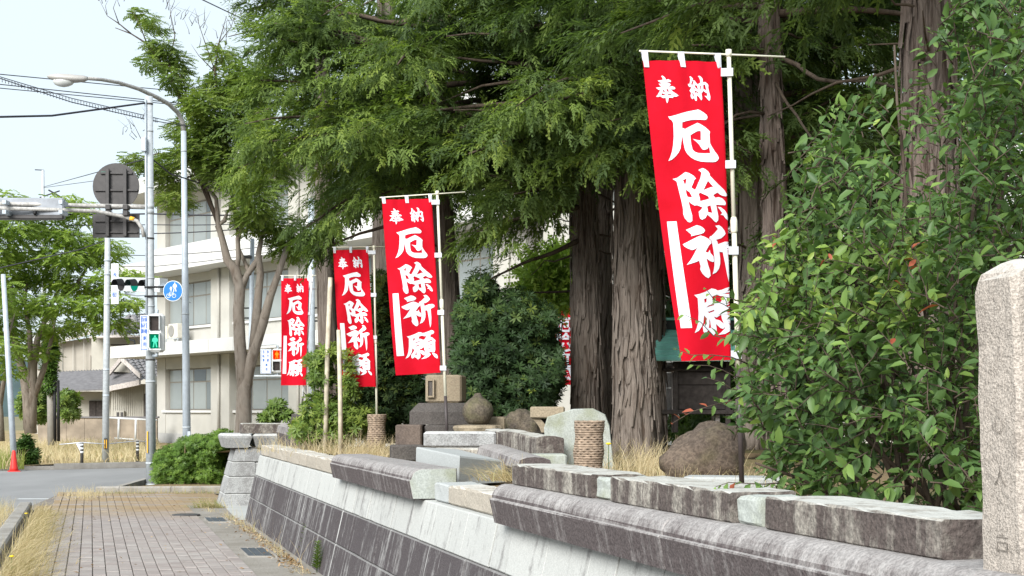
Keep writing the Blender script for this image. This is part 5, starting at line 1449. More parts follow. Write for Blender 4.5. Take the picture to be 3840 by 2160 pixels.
# =================================================================== SHRINE
YS = 19.5
sh = thing('wooden_shrine', 'little dark wooden shrine with a green copper roof on tall legs', 'shrine', D(1755, 1085, YS))
sx_ = YS / FD
def sbx(name, x0, x1, y0, y1, Y, d, mat, bev=.006): return part(name, px_box(x0, x1, y0, y1, Y, d, 0, bev), mat, sh)
for j in range(7):
    y1 = 908 - j * 11.2
    lo0, lo1 = D(1610, y1, YS - .34 + j * .07), D(1905, y1, YS - .34 + j * .07)
    hi0, hi1 = D(1610 + 3, y1 - 12.2, YS - .27 + j * .07), D(1905 - 3, y1 - 12.2, YS - .27 + j * .07)
    dz = Vector((0, -.012, .014))
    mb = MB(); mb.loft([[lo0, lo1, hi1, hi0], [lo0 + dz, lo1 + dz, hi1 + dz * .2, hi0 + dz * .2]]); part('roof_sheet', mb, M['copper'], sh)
    for x_ in range(1622 + (j % 2) * 18, 1900, 37):
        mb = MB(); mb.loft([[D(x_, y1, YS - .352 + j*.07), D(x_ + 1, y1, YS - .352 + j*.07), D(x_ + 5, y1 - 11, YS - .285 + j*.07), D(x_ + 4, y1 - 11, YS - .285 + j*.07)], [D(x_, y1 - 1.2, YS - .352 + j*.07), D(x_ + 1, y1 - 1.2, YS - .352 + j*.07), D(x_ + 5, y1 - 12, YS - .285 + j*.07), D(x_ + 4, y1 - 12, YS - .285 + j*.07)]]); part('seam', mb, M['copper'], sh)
sbx('ridge', 1606, 1908, 806, 829, YS + .12, .16, M['copperdark'])
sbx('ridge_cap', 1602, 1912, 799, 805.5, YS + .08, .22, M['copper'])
mb = MB(); mb.add([D(1612, 906, YS - .3), D(1903, 906, YS - .3), D(1903, 906, YS + 1.0), D(1612, 906, YS + 1.0), D(1612, 830, YS + .18), D(1903, 830, YS + .18)], [(0,1,2,3), (0,1,5,4), (3,2,5,4), (0,4,3), (1,5,2)]); part('roof_core', mb, M['copperdark'], sh)
sbx('plank', 1700, 1830, 935, 968, YS + .02, .04, M['darkwood']); sbx('plank', 1700, 1830, 969, 1030, YS + .02, .04, M['darkwood'])
sbx('plank', 1700, 1830, 909, 934, YS + .05, .04, M['darkwood'])
sbx('rail', 1668, 1845, 926, 934, YS - .03, .06, M['darkwood'])
for x_ in (1694, 1826): sbx('post', x_, x_ + 12, 909, 1088, YS - .02, .08, M['darkwood'])
for x_ in (1672, 1690): sbx('post', x_ , x_ + 5, 912, 1088, YS + .55, .06, M['wood'])
mb = MB(); A_, B_ = D(1672, 1030, YS + .5), D(1696, 1030, YS + .02)
for (y0, y1) in ((912, 936), (938, 975), (977, 1031)):
    a0_, a1_ = D(1674, y1, YS + .5), D(1674, y0, YS + .5); c0_, c1_ = D(1695, y1, YS + .02), D(1695, y0, YS + .02)
    mb = MB(); mb.loft([[a0_, c0_, c1_, a1_], [p + Vector((.03, .01, 0)) for p in (a0_, c0_, c1_, a1_)]]); part('side_plank', mb, M['wood'], sh)
mb = MB(); a0_, c0_ = D(1668, 928, YS + .5), D(1695, 930, YS - .02); mb.tube([a0_, c0_], .04, 4); part('side_rail', mb, M['wood'], sh)
sbx('core', 1703, 1828, 911, 1031, YS + .08, .5, M['darkwood'])
sbx('sill', 1666, 1846, 1031, 1042, YS - .05, .7, M['darkwood'])
for x_ in (1668, 1790): sbx('leg', x_, x_ + 7, 1042, 1100, YS + .5, .06, M['wood'])
sbx('leg', 1800, 1811, 1042, 1100, YS + .1, .07, M['wood'])

# =================================================================== VEGETATION
def spread(n, c, r, flat=1.0):
    d = RNG.normal(size=(n, 3)); d /= np.linalg.norm(d, axis=1, keepdims=True)
    q = RNG.random(n)[:, None] ** .45
    return np.array(c) + d * q * np.array(r)
# templates -------------------------------------------------------
def frond_template(npair=7, wid=.060, droop=.22):
    V = []; F = []
    def dia(p, d, ln, w):
        d = d / np.linalg.norm(d); s = np.array([-d[1], d[0], 0]) * w; b = len(V)
        e = p + d * ln; e[2] -= droop * ln * .6
        m = p + d * ln * .5; m[2] -= droop * ln * .15
        V.extend([p, m + s, e, m - s]); F.append((b, b+1, b+2, b+3))
    ax = lambda x: np.array([x, 0.0, -droop * x * x])
    for k in range(npair):
        x = .10 + .80 * k / (npair - 1); ln = (.42 - .30 * k / (npair - 1)) * (.55 + .9 * ((k * 37) % 10) / 10)
        for sg_ in (1, -1):
            dia(ax(x + (.07 if sg_ > 0 else 0)), np.array([.75, sg_ * (.95 - .5 * ((k * 3 + sg_) % 3) / 2), -.35 + .5 * ((k * 7 + sg_) % 4) / 3]), ln * (1 if sg_ > 0 else .75), wid * (.8 if k else 1))
    dia(ax(.55), np.array([1, 0, -.6]), .5, wid * .9); dia(ax(0), np.array([1, 0, -.1]), .6, wid * .6)
    return np.array(V), np.array(F)
FT, FF = frond_template(5, .062, .28)
FT2, FF2 = frond_template(4, .10, .25)
def leaf_template(w=.22, fold=.12, curl=.15):
    V = np.array([[0,0,0],[.32,w,fold*.8],[.7,w*.8,fold*.5-curl*.4],[1,0,-curl],[.7,-w*.8,fold*.5-curl*.4],[.32,-w,fold*.8],[.5,0,-.01]])
    F = np.array([[0,6,1],[1,6,2],[2,6,3],[3,6,4],[4,6,5],[5,6,0]])
    return V, F
LT, LF = leaf_template(.21)
LT3 = np.array([[0,0,0],[.45,.24,.05],[1,0,-.08],[.45,-.24,.05]]); LF3 = np.array([[0,3,2,1]])
def rosette(n=7, w=.13):
    V = []; F = []
    for k in range(n):
        a = 2*math.pi*k/n + .3*(k % 2); el = .25 + .35*((k*7) % 5)/5
        d = np.array([math.cos(a)*math.cos(el), math.sin(a)*math.cos(el), math.sin(el)]); s = np.array([-math.sin(a), math.cos(a), 0])*w
        b = len(V); V += [np.zeros(3), d*.55+s, d*1.0-np.array([0,0,.12]), d*.55-s]; F.append((b,b+1,b+2,b+3))
    return np.array(V), np.array(F)
RT, RF = rosette()
def zspray(n=11):
    V = []; F = []
    for k in range(n):
        x = .06 + .92*k/(n-1); sg_ = 1 if k % 2 else -1
        p = np.array([x, 0, -.12*x*x]); d = np.array([.6, sg_*.8, -.18-.1*(k % 3)]); d /= np.linalg.norm(d)
        ln = .30*(1-.4*x); s = np.array([-d[1], d[0], .35])*.095; b = len(V)
        V += [p, p+d*ln*.5+s, p+d*ln, p+d*ln*.5-s]; F.append((b,b+1,b+2,b+3))
    return np.array(V), np.array(F)
ZT, ZF = zspray()

def trunk_mesh(pts, rad, n=18, seed=0, ridge=.10, flare=None):
    """trunk as one tapering body with fluted bark ridges"""
    mb = MB(); P_ = []; rr = []
    for a_, b_, r0, r1 in zip(pts[:-1], pts[1:], rad[:-1], rad[1:]):
        a_, b_ = Vector(a_), Vector(b_)
        for k in range(12):
            f = k / 12; P_.append(a_.lerp(b_, f)); rr.append(r0 + (r1 - r0) * f)
    P_.append(Vector(pts[-1])); rr.append(rad[-1])
    loops = []
    for i, (p, r) in enumerate(zip(P_, rr)):
        lo = []
        for k in range(n):
            a = 2*math.pi*k/n
            q = r * (1 + ridge * noise.noise(Vector((math.cos(a)*2.2 + seed, math.sin(a)*2.2, p.z*.35))) + ridge*.7*noise.noise(Vector((math.cos(a)*5 + seed, math.sin(a)*5, p.z*.8))) + ridge*.55*noise.noise(Vector((math.cos(a)*11 + seed, math.sin(a)*11, p.z*1.3))))
            if flare and i < flare: q *= 1 + .16*((flare - i)/flare)**2*(1 + .5*math.sin(a*5 + seed))
            lo.append(p + Vector((math.cos(a)*q, math.sin(a)*q, 0)))
        loops.append(lo)
    return mb.loft(loops, True, True, True)

def bark_strips(pts, rad, n, seed, zmax=6.5):
    """peeling fibrous strips standing a little off the trunk"""
    rs = random.Random(seed); mb = MB()
    def axis(z):
        for a_, b_, r0, r1 in zip(pts[:-1], pts[1:], rad[:-1], rad[1:]):
            a_, b_ = Vector(a_), Vector(b_)
            if a_.z <= z <= b_.z:
                f = (z - a_.z) / (b_.z - a_.z); return a_.lerp(b_, f), r0 + (r1 - r0) * f
        return Vector(pts[-1]), rad[-1]
    z0 = Vector(pts[0]).z
    for _ in range(n):
        zb = rs.uniform(z0, zmax); L = rs.uniform(.2, .9); an = rs.uniform(0, 2 * math.pi); w = rs.uniform(.010, .032); dr = rs.uniform(-.12, .12); pl = rs.uniform(.004, .03); m = 5; P_ = []
        for k in range(m + 1):
            f = k / m; c, r = axis(zb + L * f); a_ = an + dr * f + .05 * math.sin(f * 7 + an)
            ww = w * math.sin(math.pi * (.15 + .8 * f)); rr = r * 1.07 + .006 + pl * (1 - f) ** 3
            for q, e in ((-1, 0), (0, .010), (1, 0)):
                b_ = a_ + q * ww / r
                P_.append(c + Vector((math.cos(b_) * (rr + e), math.sin(b_) * (rr + e), 0)))
        mb.add(P_, [(k*3+i, k*3+i+1, (k+1)*3+i+1, (k+1)*3+i) for k in range(m) for i in range(2)], False)
    return mb
def limb(mb, a, b, r0, r1, sag=0.0, n=7, wob=.05, seed=0):
    a, b = Vector(a), Vector(b); L = (b - a).length; P_ = []
    for k in range(n + 1):
        f = k / n
        P_.append(a.lerp(b, f) + Vector((noise.noise(Vector((f*2+seed, 1, 0))), noise.noise(Vector((f*2+seed, 2, 0))), noise.noise(Vector((f*2+seed, 3, 0))))) * wob * L * math.sin(math.pi*min(1, f*1.0+.0)) + Vector((0, 0, -sag*f*f*L)))
    mb.tube(P_, [r0 + (r1-r0)*k/n for k in range(n+1)], 6)
    return P_

def bough_fronds(path, L, n_sub, n_fr, width, size, tint, out):
    """flat drooping sprays hung along a bough path; out collects pos, dir, up, scale, tint"""
    for i in range(n_sub):
        f = .18 + .82 * (i + random.random()) / n_sub
        k = f * (len(path) - 1); j = min(int(k), len(path) - 2)
        p = path[j].lerp(path[j+1], k - j); ax = (path[j+1] - path[j]).normalized()
        sd = Vector((-ax.y, ax.x, 0)); sd = sd.normalized() if sd.length > 1e-4 else Vector((1,0,0))
        side = random.uniform(-1, 1); wl = width * (1 - .45 * abs(f - .6))
        end = p + sd * side * wl + ax * wl * random.uniform(.1, .7) + Vector((0, 0, random.uniform(-.42, .34)*wl))
        tb = tint + random.gauss(0, .15)
        d0 = (end - p); d0 = d0.normalized() if d0.length > 1e-4 else ax
        m = n_fr
        for q in range(m):
            g = random.random() ** .7
            pos = p.lerp(end, g) + Vector((random.gauss(0, .05), random.gauss(0, .05), random.gauss(0, .04)))
            d = (d0 * .8 + ax * .5 + Vector((random.gauss(0, .5), random.gauss(0, .5), random.uniform(-.62, .42))))
            out.append((pos, d, (random.gauss(0, .35), random.gauss(0, .35), 1), size * random.uniform(.65, 1.3), min(1, max(0, tb + random.gauss(0, .10) + (.16 if random.random() < .13 else 0)))))
YB = [(200,600),(560,600),(600,605),(660,640),(750,668),(800,610),(830,640),(870,570),(950,500),(1090,470),(1110,560),(1150,640),(1200,715),(1260,705),(1300,610),(1350,605),(1425,610),(1440,500),(1480,405),(1520,440),(1560,400),(1600,440),(1640,540),(1690,640),(1800,700),(1900,760),(2000,900),(2700,1000)]
XL = [(-400,520),(0,600),(100,630),(200,600),(290,555),(400,550),(500,575),(620,590),(800,600)]
def lerp_tab(tab, x):
    for (a, u), (b, v) in zip(tab[:-1], tab[1:]):
        if a <= x <= b: return u + (v - u) * (x - a) / (b - a)
    return tab[0][1] if x < tab[0][0] else tab[-1][1]
def trimmed(out):
    """sprays that grew below the browsed underside of the crowns, or into their open gaps, are cut"""
    res = []
    for o in out:
        p = o[0]
        if p.y > 1:
            x = p.x / p.y * FD + 1288; y = HY - (p.z - 1.6) / p.y * FD
            if y > lerp_tab(YB, x) + 34 * noise.noise(p * 1.7) + random.gauss(0, 14): continue
            if x < lerp_tab(XL, y) + 40 * noise.noise(p * 1.3) + random.gauss(0, 12): continue
        if noise.noise(p * .8 + Vector((7, 3, 1))) < -.27: continue
        res.append(o)
    return res
NTRI = [0]
def build_fronds(name, out, mat, parent, T=FT, F=FF, trim=False):
    if trim: out = trimmed(out)
    if not out: return
    NTRI[0] += len(out) * len(F) * 2
    pos = np.array([tuple(o[0]) for o in out]); d = np.array([tuple(o[1]) for o in out]); up = np.array([tuple(o[2]) for o in out])
    V, F_, t = scatter(T, F, pos, d, up, np.array([o[3] for o in out]), np.array([o[4] for o in out]))
    return leaf_part(name, V, F_, t, mat, parent)

def cypress(label, pts, rad, z_lo, z_hi, reach, seed, n_bough, mat='cypress_leaf', bark='bark', size=.25, tint=.42, az=None, dens=1.0, flare=6, key=(), group=None, dead=4, zvis=8.0):
    random.seed(seed)
    base = Vector(pts[0])
    t = thing('cypress_tree', label, 'tree', base, group or 'cypress trees in the grove')
    part('trunk', trunk_mesh(pts, rad, 44 if rad[0] > .15 else 20, seed, .13, flare), M[bark], t)
    if flare or bark == 'barkred':
        tag(part('bark_strips', bark_strips(pts, rad, 420, seed, 8 if bark == 'barkred' else 6.5), M[bark], t), kind='stuff')
    out = []; mb = MB()
    def at(z):
        for a_, b_ in zip(pts[:-1], pts[1:]):
            a_, b_ = Vector(a_), Vector(b_)
            if a_.z <= z <= b_.z: return a_.lerp(b_, (z - a_.z) / (b_.z - a_.z))
        return Vector(pts[-1])
    for i in range(n_bough):
        f = (i + random.random()) / n_bough
        z = z_lo + (min(z_hi, 9.6) - z_lo) * f ** 1.25
        a = random.uniform(*az) if az else i * 2.39996 + random.uniform(-.5, .5)
        L = reach * (1 - .62 * f) * random.uniform(.75, 1.15)
        p0 = at(z); rise = random.uniform(-.05, .28)
        p1 = p0 + Vector((math.cos(a) * L, math.sin(a) * L, L * rise))
        path = limb(mb, p0, p1, .012 + .014 * L, .006, random.uniform(.08, .30), 8, .10, i + seed)
        hi = z > zvis
        bough_fronds(path, L, int(L * (1.6 if hi else 10.5) * dens), 5 if hi else 14, .30 * L + .18, size * (1.5 if hi else 1), tint + random.gauss(0, .13), out)
    for (a_, b_, r0, sg_, wd, tn) in key:
        path = limb(mb, a_, b_, r0, .01, sg_, 9, .05, random.random() * 9); L = (Vector(b_) - Vector(a_)).length
        if wd: bough_fronds(path, L, int(L * 12 * dens) + 3, 15, wd, size, tn, out)
    part('branches', mb, M['twig'], t)
    if dead:
        for i in range(dead):
            mb = MB(); z = z_lo - random.uniform(0.0, 1.2); a = random.uniform(0, 6.28); p0 = at(z); L = random.uniform(.5, 1.6)
            limb(mb, p0, p0 + Vector((math.cos(a)*L, math.sin(a)*L, random.uniform(-.1, .4)*L)), .018, .004, .1, 6, .18, i*3.1)
            part('dead_branch', mb, M['twig'], t)
    if out: build_fronds('crown', out, M[mat], t, trim=True)
    return t

def up_to(x0, y0, x1, y1, Y, ztop):
    """axis of a leaning trunk through two picture points, carried on to height ztop"""
    a, b = D(x0, y0, Y), D(x1, y1, Y)
    f = (ztop - a.z) / (b.z - a.z)
    return [a, a.lerp(b, .5), b, a.lerp(b, f)] if f > 1 else [a, b]
# the two big trunks in the middle
cypress('big shaggy cypress trunk, left of the close pair behind the tilted coping', up_to(1478, 1150, 1466, 380, 19.2, 13.5), [.185, .162, .155, .04], 4.7, 13, 3.3, 11, 40, size=.25,
        key=[(D(1470, 600, 19.1), D(1225, 690, 18.4), .035, .05, .55, .5), (D(1465, 520, 19.1), D(1200, 560, 18.0), .04, .06, .8, .55), (D(1470, 470, 19.1), D(1290, 470, 17.6), .04, .05, .9, .5), (D(1465, 330, 19.1), D(1180, 330, 17.0), .05, .1, 1.0, .6)])
cypress('thickest gnarled cypress trunk, right of the close pair beside the shrine', up_to(1602, 1160, 1582, 400, 18.2, 14), [.255, .215, .195, .05], 5.0, 13.5, 3.4, 12, 42, size=.25,
        key=[(D(1560, 330, 18.1), D(1500, 330, 16.3), .04, .15, .7, .62), (D(1590, 300, 18.1), D(1640, 360, 16.2), .04, .22, .55, .5), (D(1580, 250, 18.1), D(1340, 200, 16.0), .05, .12, 1.1, .66), (D(1580, 150, 18.1), D(1720, 200, 16.0), .05, .12, .9, .45)])
cypress('narrow cypress trunk standing in the gap behind the close pair', up_to(1524, 1130, 1518, 400, 21.5, 12), [.13, .115, .10, .04], 5.2, 12, 2.6, 13, 20, 'dark_leaf')
cypress('cypress trunk hugging the right side of the thickest one', up_to(1648, 1120, 1640, 420, 19.6, 12), [.135, .125, .12, .04], 4.6, 12, 2.6, 14, 22, 'dark_leaf')
# trunk behind the second banner
cypress('cypress behind the second banner, its trunk rising from the lantern pieces', up_to(1146, 1110, 1098, 350, 21.0, 14), [.22, .19, .165, .05], 5.0, 13.5, 3.0, 15, 56, size=.26, tint=.45, flare=None,
        key=[(D(1105, 420, 20.9), D(840, 520, 19.5), .05, .06, .8, .45), (D(1100, 380, 20.9), D(760, 560, 20.5), .05, .05, .8, .4), (D(1100, 330, 20.9), D(660, 330, 19.2), .06, .05, 1.0, .55), (D(1095, 250, 20.9), D(640, 170, 19.5), .06, .06, 1.1, .5), (D(1095, 160, 20.9), D(690, 30, 19.5), .06, .06, 1.1, .5), (D(1100, 300, 20.9), D(900, 260, 17.6), .05, .1, 1.1, .65), (D(1100, 130, 20.9), D(1000, 90, 17.6), .06, .1, 1.2, .6), (D(1105, 470, 20.9), D(960, 440, 18.6), .04, .1, .8, .45), (D(1110, 520, 20.9), D(800, 610, 20.6), .04, .06, .55, .4), (D(1100, 300, 20.9), D(1290, 210, 17.8), .05, .12, 1.0, .62), (D(1105, 380, 20.9), D(1300, 420, 18.8), .045, .1, .9, .5)])
# slim trunk right of the first banner and others on the right
cypress('slim straight cypress trunk just right of the largest banner pole', up_to(1966, 1130, 1934, 0, 15.2, 13), [.12, .10, .082, .03], 5.6, 12.5, 2.8, 16, 30, bark='barkred', tint=.35, flare=None,
        key=[(D(1938, 130, 15.2), D(1740, 100, 14.6), .03, .05, .5, .45), (D(1945, 145, 15.2), D(2280, 245, 12.5), .028, -.02, 0, 0), (D(1945, 200, 15.2), D(2060, 370, 13.5), .018, .02, 0, 0), (D(1930, 60, 15.2), D(1600, 20, 15.5), .035, .02, .5, .4)])
cypress('dark cypress trunk behind the lower part of the largest banner pole', up_to(1896, 1130, 1886, 300, 17.5, 12), [.17, .16, .14, .05], 4.4, 12, 2.8, 17, 26, 'dark_leaf', tint=.3)
cypress('large reddish cypress trunk rising out of the big-leaved shrub', up_to(2345, 1180, 2335, 0, 11.2, 13), [.21, .185, .17, .05], 4.9, 12.5, 3.0, 18, 30, bark='barkred', tint=.4, flare=None)
# trees further back that close the grove
for i, (x, Y, zl, nb, lab) in enumerate(((1780, 25, 3.0, 40, 'dark background cypress seen left of the largest banner pole'), (2070, 23, 2.6, 46, 'dark background cypress in the gap between the slim and the reddish trunk'),
        (2210, 28, 2.2, 46, 'farthest dark cypress behind the shrub top'), (2470, 20, 2.6, 46, 'dark background cypress at the upper right behind the shrub'), (2640, 15, 3.2, 30, 'dark cypress at the right edge above the granite post'),
        (1466, 27, 6.2, 34, 'background cypress above the bright maple, with sky gaps below'), (960, 25, 6.4, 36, 'background cypress above the third banner'))):
    b = D(x, 1125, Y); b.z = GZ
    cypress(lab, [b, b + Vector((.1, 0, 5)), b + Vector((0, 0, 13.5))], [.24, .19, .05], zl, 13.2, 3.4 if x > 1500 else 2.5, 30 + i, nb, 'dark_leaf', size=.33, tint=.45, flare=None, dead=2, zvis=8.2, dens=.52)
cypress('leftmost cypress whose sprays hang beside the forked tree', [D(830, 1120, 23) * 1, D(815, 500, 23), D(800, -300, 23)], [.16, .13, .05], 7.2, 12.5, 1.9, 41, 30, size=.26, tint=.5, flare=None, dead=2)

# ---- layered broadleaf crowns built from clumps
def clump_crown(out, c, r, n, size, tint, down=-.15, flat=1.0):
    P_ = spread(n, c, r)
    for p in P_:
        d = Vector(p) - Vector(c); d.z *= .25
        d = (d.normalized() if d.length > 1e-3 else Vector((1, 0, 0))) + Vector((random.gauss(0, .5), random.gauss(0, .5), random.gauss(down, .22)))
        if noise.noise(Vector(p) * 1.1) < -.42: continue
        out.append((Vector(p), d, (random.gauss(0, .25), random.gauss(0, .25), 1), size*random.uniform(.65, 1.25), min(1, max(0, tint + .08 + random.gauss(0, .16)))))
# forked tree beside the entry
random.seed(51)
YF = 36.0
KF = 1.14
ft = thing('forked_tree', 'grey-barked tree with a forked trunk and light feathery foliage behind the far pier', 'tree', D(613, 1120, YF))
def F_(x, y, dY=0.0): return D(x, y, YF + dY)
mb = trunk_mesh([F_(612, 1130), F_(612, 1040), F_(615, 975), F_(620, 935)], [KF*q for q in (.19, .165, .155, .10)], 16, 5, .08)
mb.tube([F_(613, 1010), F_(609, 930), F_(603, 860), F_(600, 780), F_(604, 720), F_(590, 675), F_(572, 655), F_(560, 605), F_(548, 560), F_(544, 500), F_(520, 470), F_(498, 430)], [KF*q for q in (.13, .135, .128, .12, .115, .11, .09, .07, .055, .045, .035, .02)], 12)
mb.tube([F_(614, 1010), F_(624, 935), F_(641, 875), F_(662, 810), F_(680, 745), F_(700, 690), F_(716, 640), F_(735, 580, .3)], [KF*q for q in (.12, .13, .118, .105, .085, .07, .06, .04)], 12)
mb.tube([F_(636, 890), F_(645, 800), F_(650, 740), F_(655, 690), F_(650, 640), F_(665, 560)], [KF*q for q in (.10, .10, .085, .08, .06, .03)], 9)
mb.tube([F_(604, 735), F_(622, 690), F_(648, 655), F_(655, 640)], [KF*q for q in (.08, .06, .07, .05)], 8)
mb.tube([F_(592, 690), F_(600, 650), F_(598, 600), F_(615, 550), F_(622, 480)], [KF*q for q in (.06, .055, .05, .05, .03)], 8)
mb.tube([F_(628, 690), F_(612, 650, .3), F_(600, 620, .5)], [KF*q for q in (.05, .04, .02)], 7)
mb.tube([F_(556, 595), F_(545, 570), F_(565, 555), F_(573, 530)], [KF*q for q in (.045, .04, .05, .02)], 8)
part('trunk', mb, M['barkgrey'], ft)
mb = MB(); tips = []
def br(pts, r, tip=True):
    mb.tube([F_(*p) for p in pts], [KF*r*(1-.85*k/(len(pts)-1)) for k in range(len(pts))], 6)
br([(560,600),(520,480),(497,420),(484,390)], .05); br([(548,560),(500,450),(470,405),(400,385),(350,400)], .04)
br([(520,470),(490,330),(470,280),(440,220),(400,150),(370,110),(330,85),(290,70)], .05)
br([(440,220),(425,160),(440,90),(430,40),(425,0)], .02); br([(370,110),(350,60),(330,20)], .015); br([(330,85),(300,60),(270,40),(250,0)], .016); br([(300,62),(285,20),(300,-20)], .012)
br([(470,280),(450,200),(430,170),(415,120)], .02); br([(475,290),(465,215),(440,160)], .02)
br([(600,600),(560,330),(540,180),(550,110),(570,40)], .035); br([(545,190),(520,120),(500,60),(490,20)], .014); br([(550,110),(580,70),(600,20)], .012); br([(540,180),(500,140),(480,110)], .012)
br([(560,330),(520,300),(480,290),(440,300)], .02); br([(390,420),(360,360),(340,320),(330,300)], .012); br([(490,440),(430,460),(400,440)], .02)
for k in range(60):
    x, y = random.choice([(425,20),(300,30),(260,20),(560,90),(500,70),(590,50),(345,330),(440,60),(540,140),(510,100)])
    x += random.gauss(0, 14); y += random.gauss(0, 16)
    br([(x, y), (x + random.gauss(0, 8), y - random.uniform(10, 22)), (x + random.gauss(0, 16), y - random.uniform(24, 46))], .008)
part('branches', mb, M['twig'], ft)
out = []
for (x, y, rx, ry, n, tn) in ((365,40,30,9,26,.5),(390,62,24,8,18,.45),(410,115,40,14,40,.5),(430,145,48,14,46,.5),(380,160,30,9,22,.45),(450,175,30,12,26,.5),(430,205,22,10,22,.3),(440,185,26,9,18,.5),
        (470,330,45,32,90,.6),(520,270,50,40,120,.62),(560,220,45,36,100,.6),(560,330,60,50,170,.55),(600,420,60,55,170,.45),(500,380,50,30,80,.55),(440,455,50,34,90,.62),(400,420,45,30,60,.6),(350,405,36,20,36,.6),(445,505,42,22,60,.6),(620,560,30,30,50,.45),(640,500,60,60,160,.4),(690,420,60,60,150,.42),(620,300,60,60,160,.5),(700,570,60,40,130,.45),(740,620,60,34,110,.42),(560,140,40,30,46,.5),(620,190,50,50,120,.45),(820,590,40,26,60,.4),(480,240,36,40,50,.55),(510,340,50,40,90,.5),(470,400,60,36,90,.6),(640,240,50,60,120,.5),(660,350,60,50,130,.5),(560,420,60,50,130,.5)):
    s_ = YF / FD
    clump_crown(out, F_(x, y, random.uniform(-1.2, 1.0)), (rx*s_, .9, ry*s_), int(n * 4.6), .24, tn + random.gauss(0, .06), -.2)
build_fronds('crown', out, M['fork_leaf'], ft, ZT, ZF)

# roadside zelkovas across the road
def zelkova(label, base, Y, trunks, clumps, seed, size=.36):
    random.seed(seed)
    t = thing('roadside_tree', label, 'tree', base, 'roadside trees across the road')
    mb = MB()
    for pts, r in trunks: mb.tube([D(x, y, Y) for x, y in pts], [.62*r*(1-.75*k/(len(pts)-1)) for k in range(len(pts))], 9)
    part('trunk', mb, M['barkgrey'], t)
    out = []
    for (x, y, rx, ry, n, tn) in clumps:
        s_ = Y / FD
        dY = random.uniform(-2.5, 1.5)
        clump_crown(out, D(x, y, Y + dY), (rx*s_, 1.5, ry*s_), int(n*2.1), size, tn + .12 + random.gauss(0, .07), -.25)
    build_fronds('crown', out, M['zelkova_leaf'], t, ZT, ZF)
zelkova('leafy roadside tree with several leaning stems, behind the leaning pole', D(72, 1085, 50), 50,
    [([(78,1090),(72,1020),(60,940),(40,870),(28,790),(30,720)], .34), ([(78,1090),(82,1000),(84,920),(95,850),(120,790),(150,720)], .30), ([(70,1080),(66,1000),(78,920),(75,840),(62,760),(70,700)], .24), ([(84,1000),(110,930),(128,860),(140,800)], .2), ([(140,760),(190,720),(215,680),(235,640)], .14), ([(30,800),(10,740),(0,690)], .16)],
    [(60,530,60,20,120,.55),(150,520,60,22,120,.55),(210,545,40,22,80,.55),(30,580,70,30,170,.6),(120,575,60,28,150,.55),(190,600,60,26,150,.5),(60,640,80,30,230,.66),(160,650,70,28,190,.6),(240,640,50,24,120,.6),(280,620,36,20,70,.55),(20,700,60,36,170,.5),(110,700,70,30,190,.5),(200,720,70,30,190,.6),(280,700,40,22,80,.6),(60,770,70,34,180,.35),(150,770,60,30,160,.4),(240,770,60,28,150,.55),(310,760,40,20,80,.55),(350,700,40,16,60,.7),(130,830,50,24,90,.35),(210,815,50,22,90,.45),(280,815,50,18,90,.45),(20,850,50,30,90,.3),(60,880,40,24,60,.35),(110,890,30,18,40,.4),(320,690,30,14,40,.65),(30,500,40,16,60,.6),(200,510,30,12,40,.65)], 61)
zelkova('darker roadside tree at the very left edge of the picture', D(2, 1100, 47), 47, [([(2,1110),(0,1040),(-6,960),(-10,880),(-30,790)], .22), ([(0,1020),(14,930),(20,850),(40,780)], .14)],
    [(-20,640,70,50,200,.45),(-30,740,80,50,220,.35),(10,820,50,40,150,.3),(-30,880,70,50,160,.3),(20,930,30,20,40,.35),(-60,560,80,40,150,.5)], 62)
def shrub(label, cat, base, clumps, Y, n, size, mat, seed, T=RT, F=RF, name='shrub', group=None, up=.5, stems=6, tint=.45, depth=.6):
    random.seed(seed)
    t = thing(name, label, cat, base, group)
    mb = MB(); s_ = Y / FD
    for i in range(stems):
        x, y, rx, ry = random.choice(clumps)
        limb(mb, Vector(base) + Vector((random.gauss(0, .06), random.gauss(0, .06), 0)), D(x + random.gauss(0, rx*.4), y, Y + depth*random.uniform(-.5,.5)), .018, .005, -.05, 6, .1, i + seed)
    part('stems', mb, M['twig'], t)
    out = []
    A = sum(rx*ry for _, _, rx, ry in clumps)
    for (x, y, rx, ry) in clumps:
        P_ = spread(max(3, int(n*rx*ry/A)), D(x, y, Y), (rx*s_, depth, ry*s_))
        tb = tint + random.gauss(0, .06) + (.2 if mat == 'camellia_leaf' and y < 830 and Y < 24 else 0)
        for p in P_:
            d = Vector(p) - D(x, y + ry*.4, Y)
            d = (d.normalized() if d.length > 1e-3 else Vector((0,0,1))) + Vector((random.gauss(0,.4), random.gauss(0,.4), random.gauss(up,.3)))
            out.append((Vector(p), d, (random.gauss(0,1), random.gauss(0,1), random.gauss(0,1)), size*random.uniform(.6,1.3), min(1, max(0, tb + random.gauss(0,.17)))))
    # rosettes open along +z of the frame, so pass the growth direction as the frame's z axis
    pos = np.array([tuple(o[0]) for o in out]); g = np.array([tuple(o[1]) for o in out]); rnd = np.array([o[2] for o in out])
    if T is RT:
        x_ = np.cross(g, rnd); d = x_; upv = g
    else: d = g; upv = rnd
    V, F_i, tt = scatter(T, F, pos, d, upv, np.array([o[3] for o in out]), np.array([o[4] for o in out]))
    leaf_part('foliage', V, F_i, tt, M[mat], t)
    return t
shrub('dense dark broadleaf shrub behind the lantern pieces and the finial', 'shrub', D(1300, 1105, 19.5), [(1200,800,60,70),(1290,790,80,70),(1250,880,100,90),(1340,860,66,80),(1330,960,90,90),(1220,980,80,80),(1365,950,45,70),(1398,920,22,60),(1180,900,50,90),(1300,1040,110,40),(1210,730,40,40),(1370,810,36,46)], 18.8, 9500, .082, 'camellia_leaf', 71, tint=.36, depth=.9)
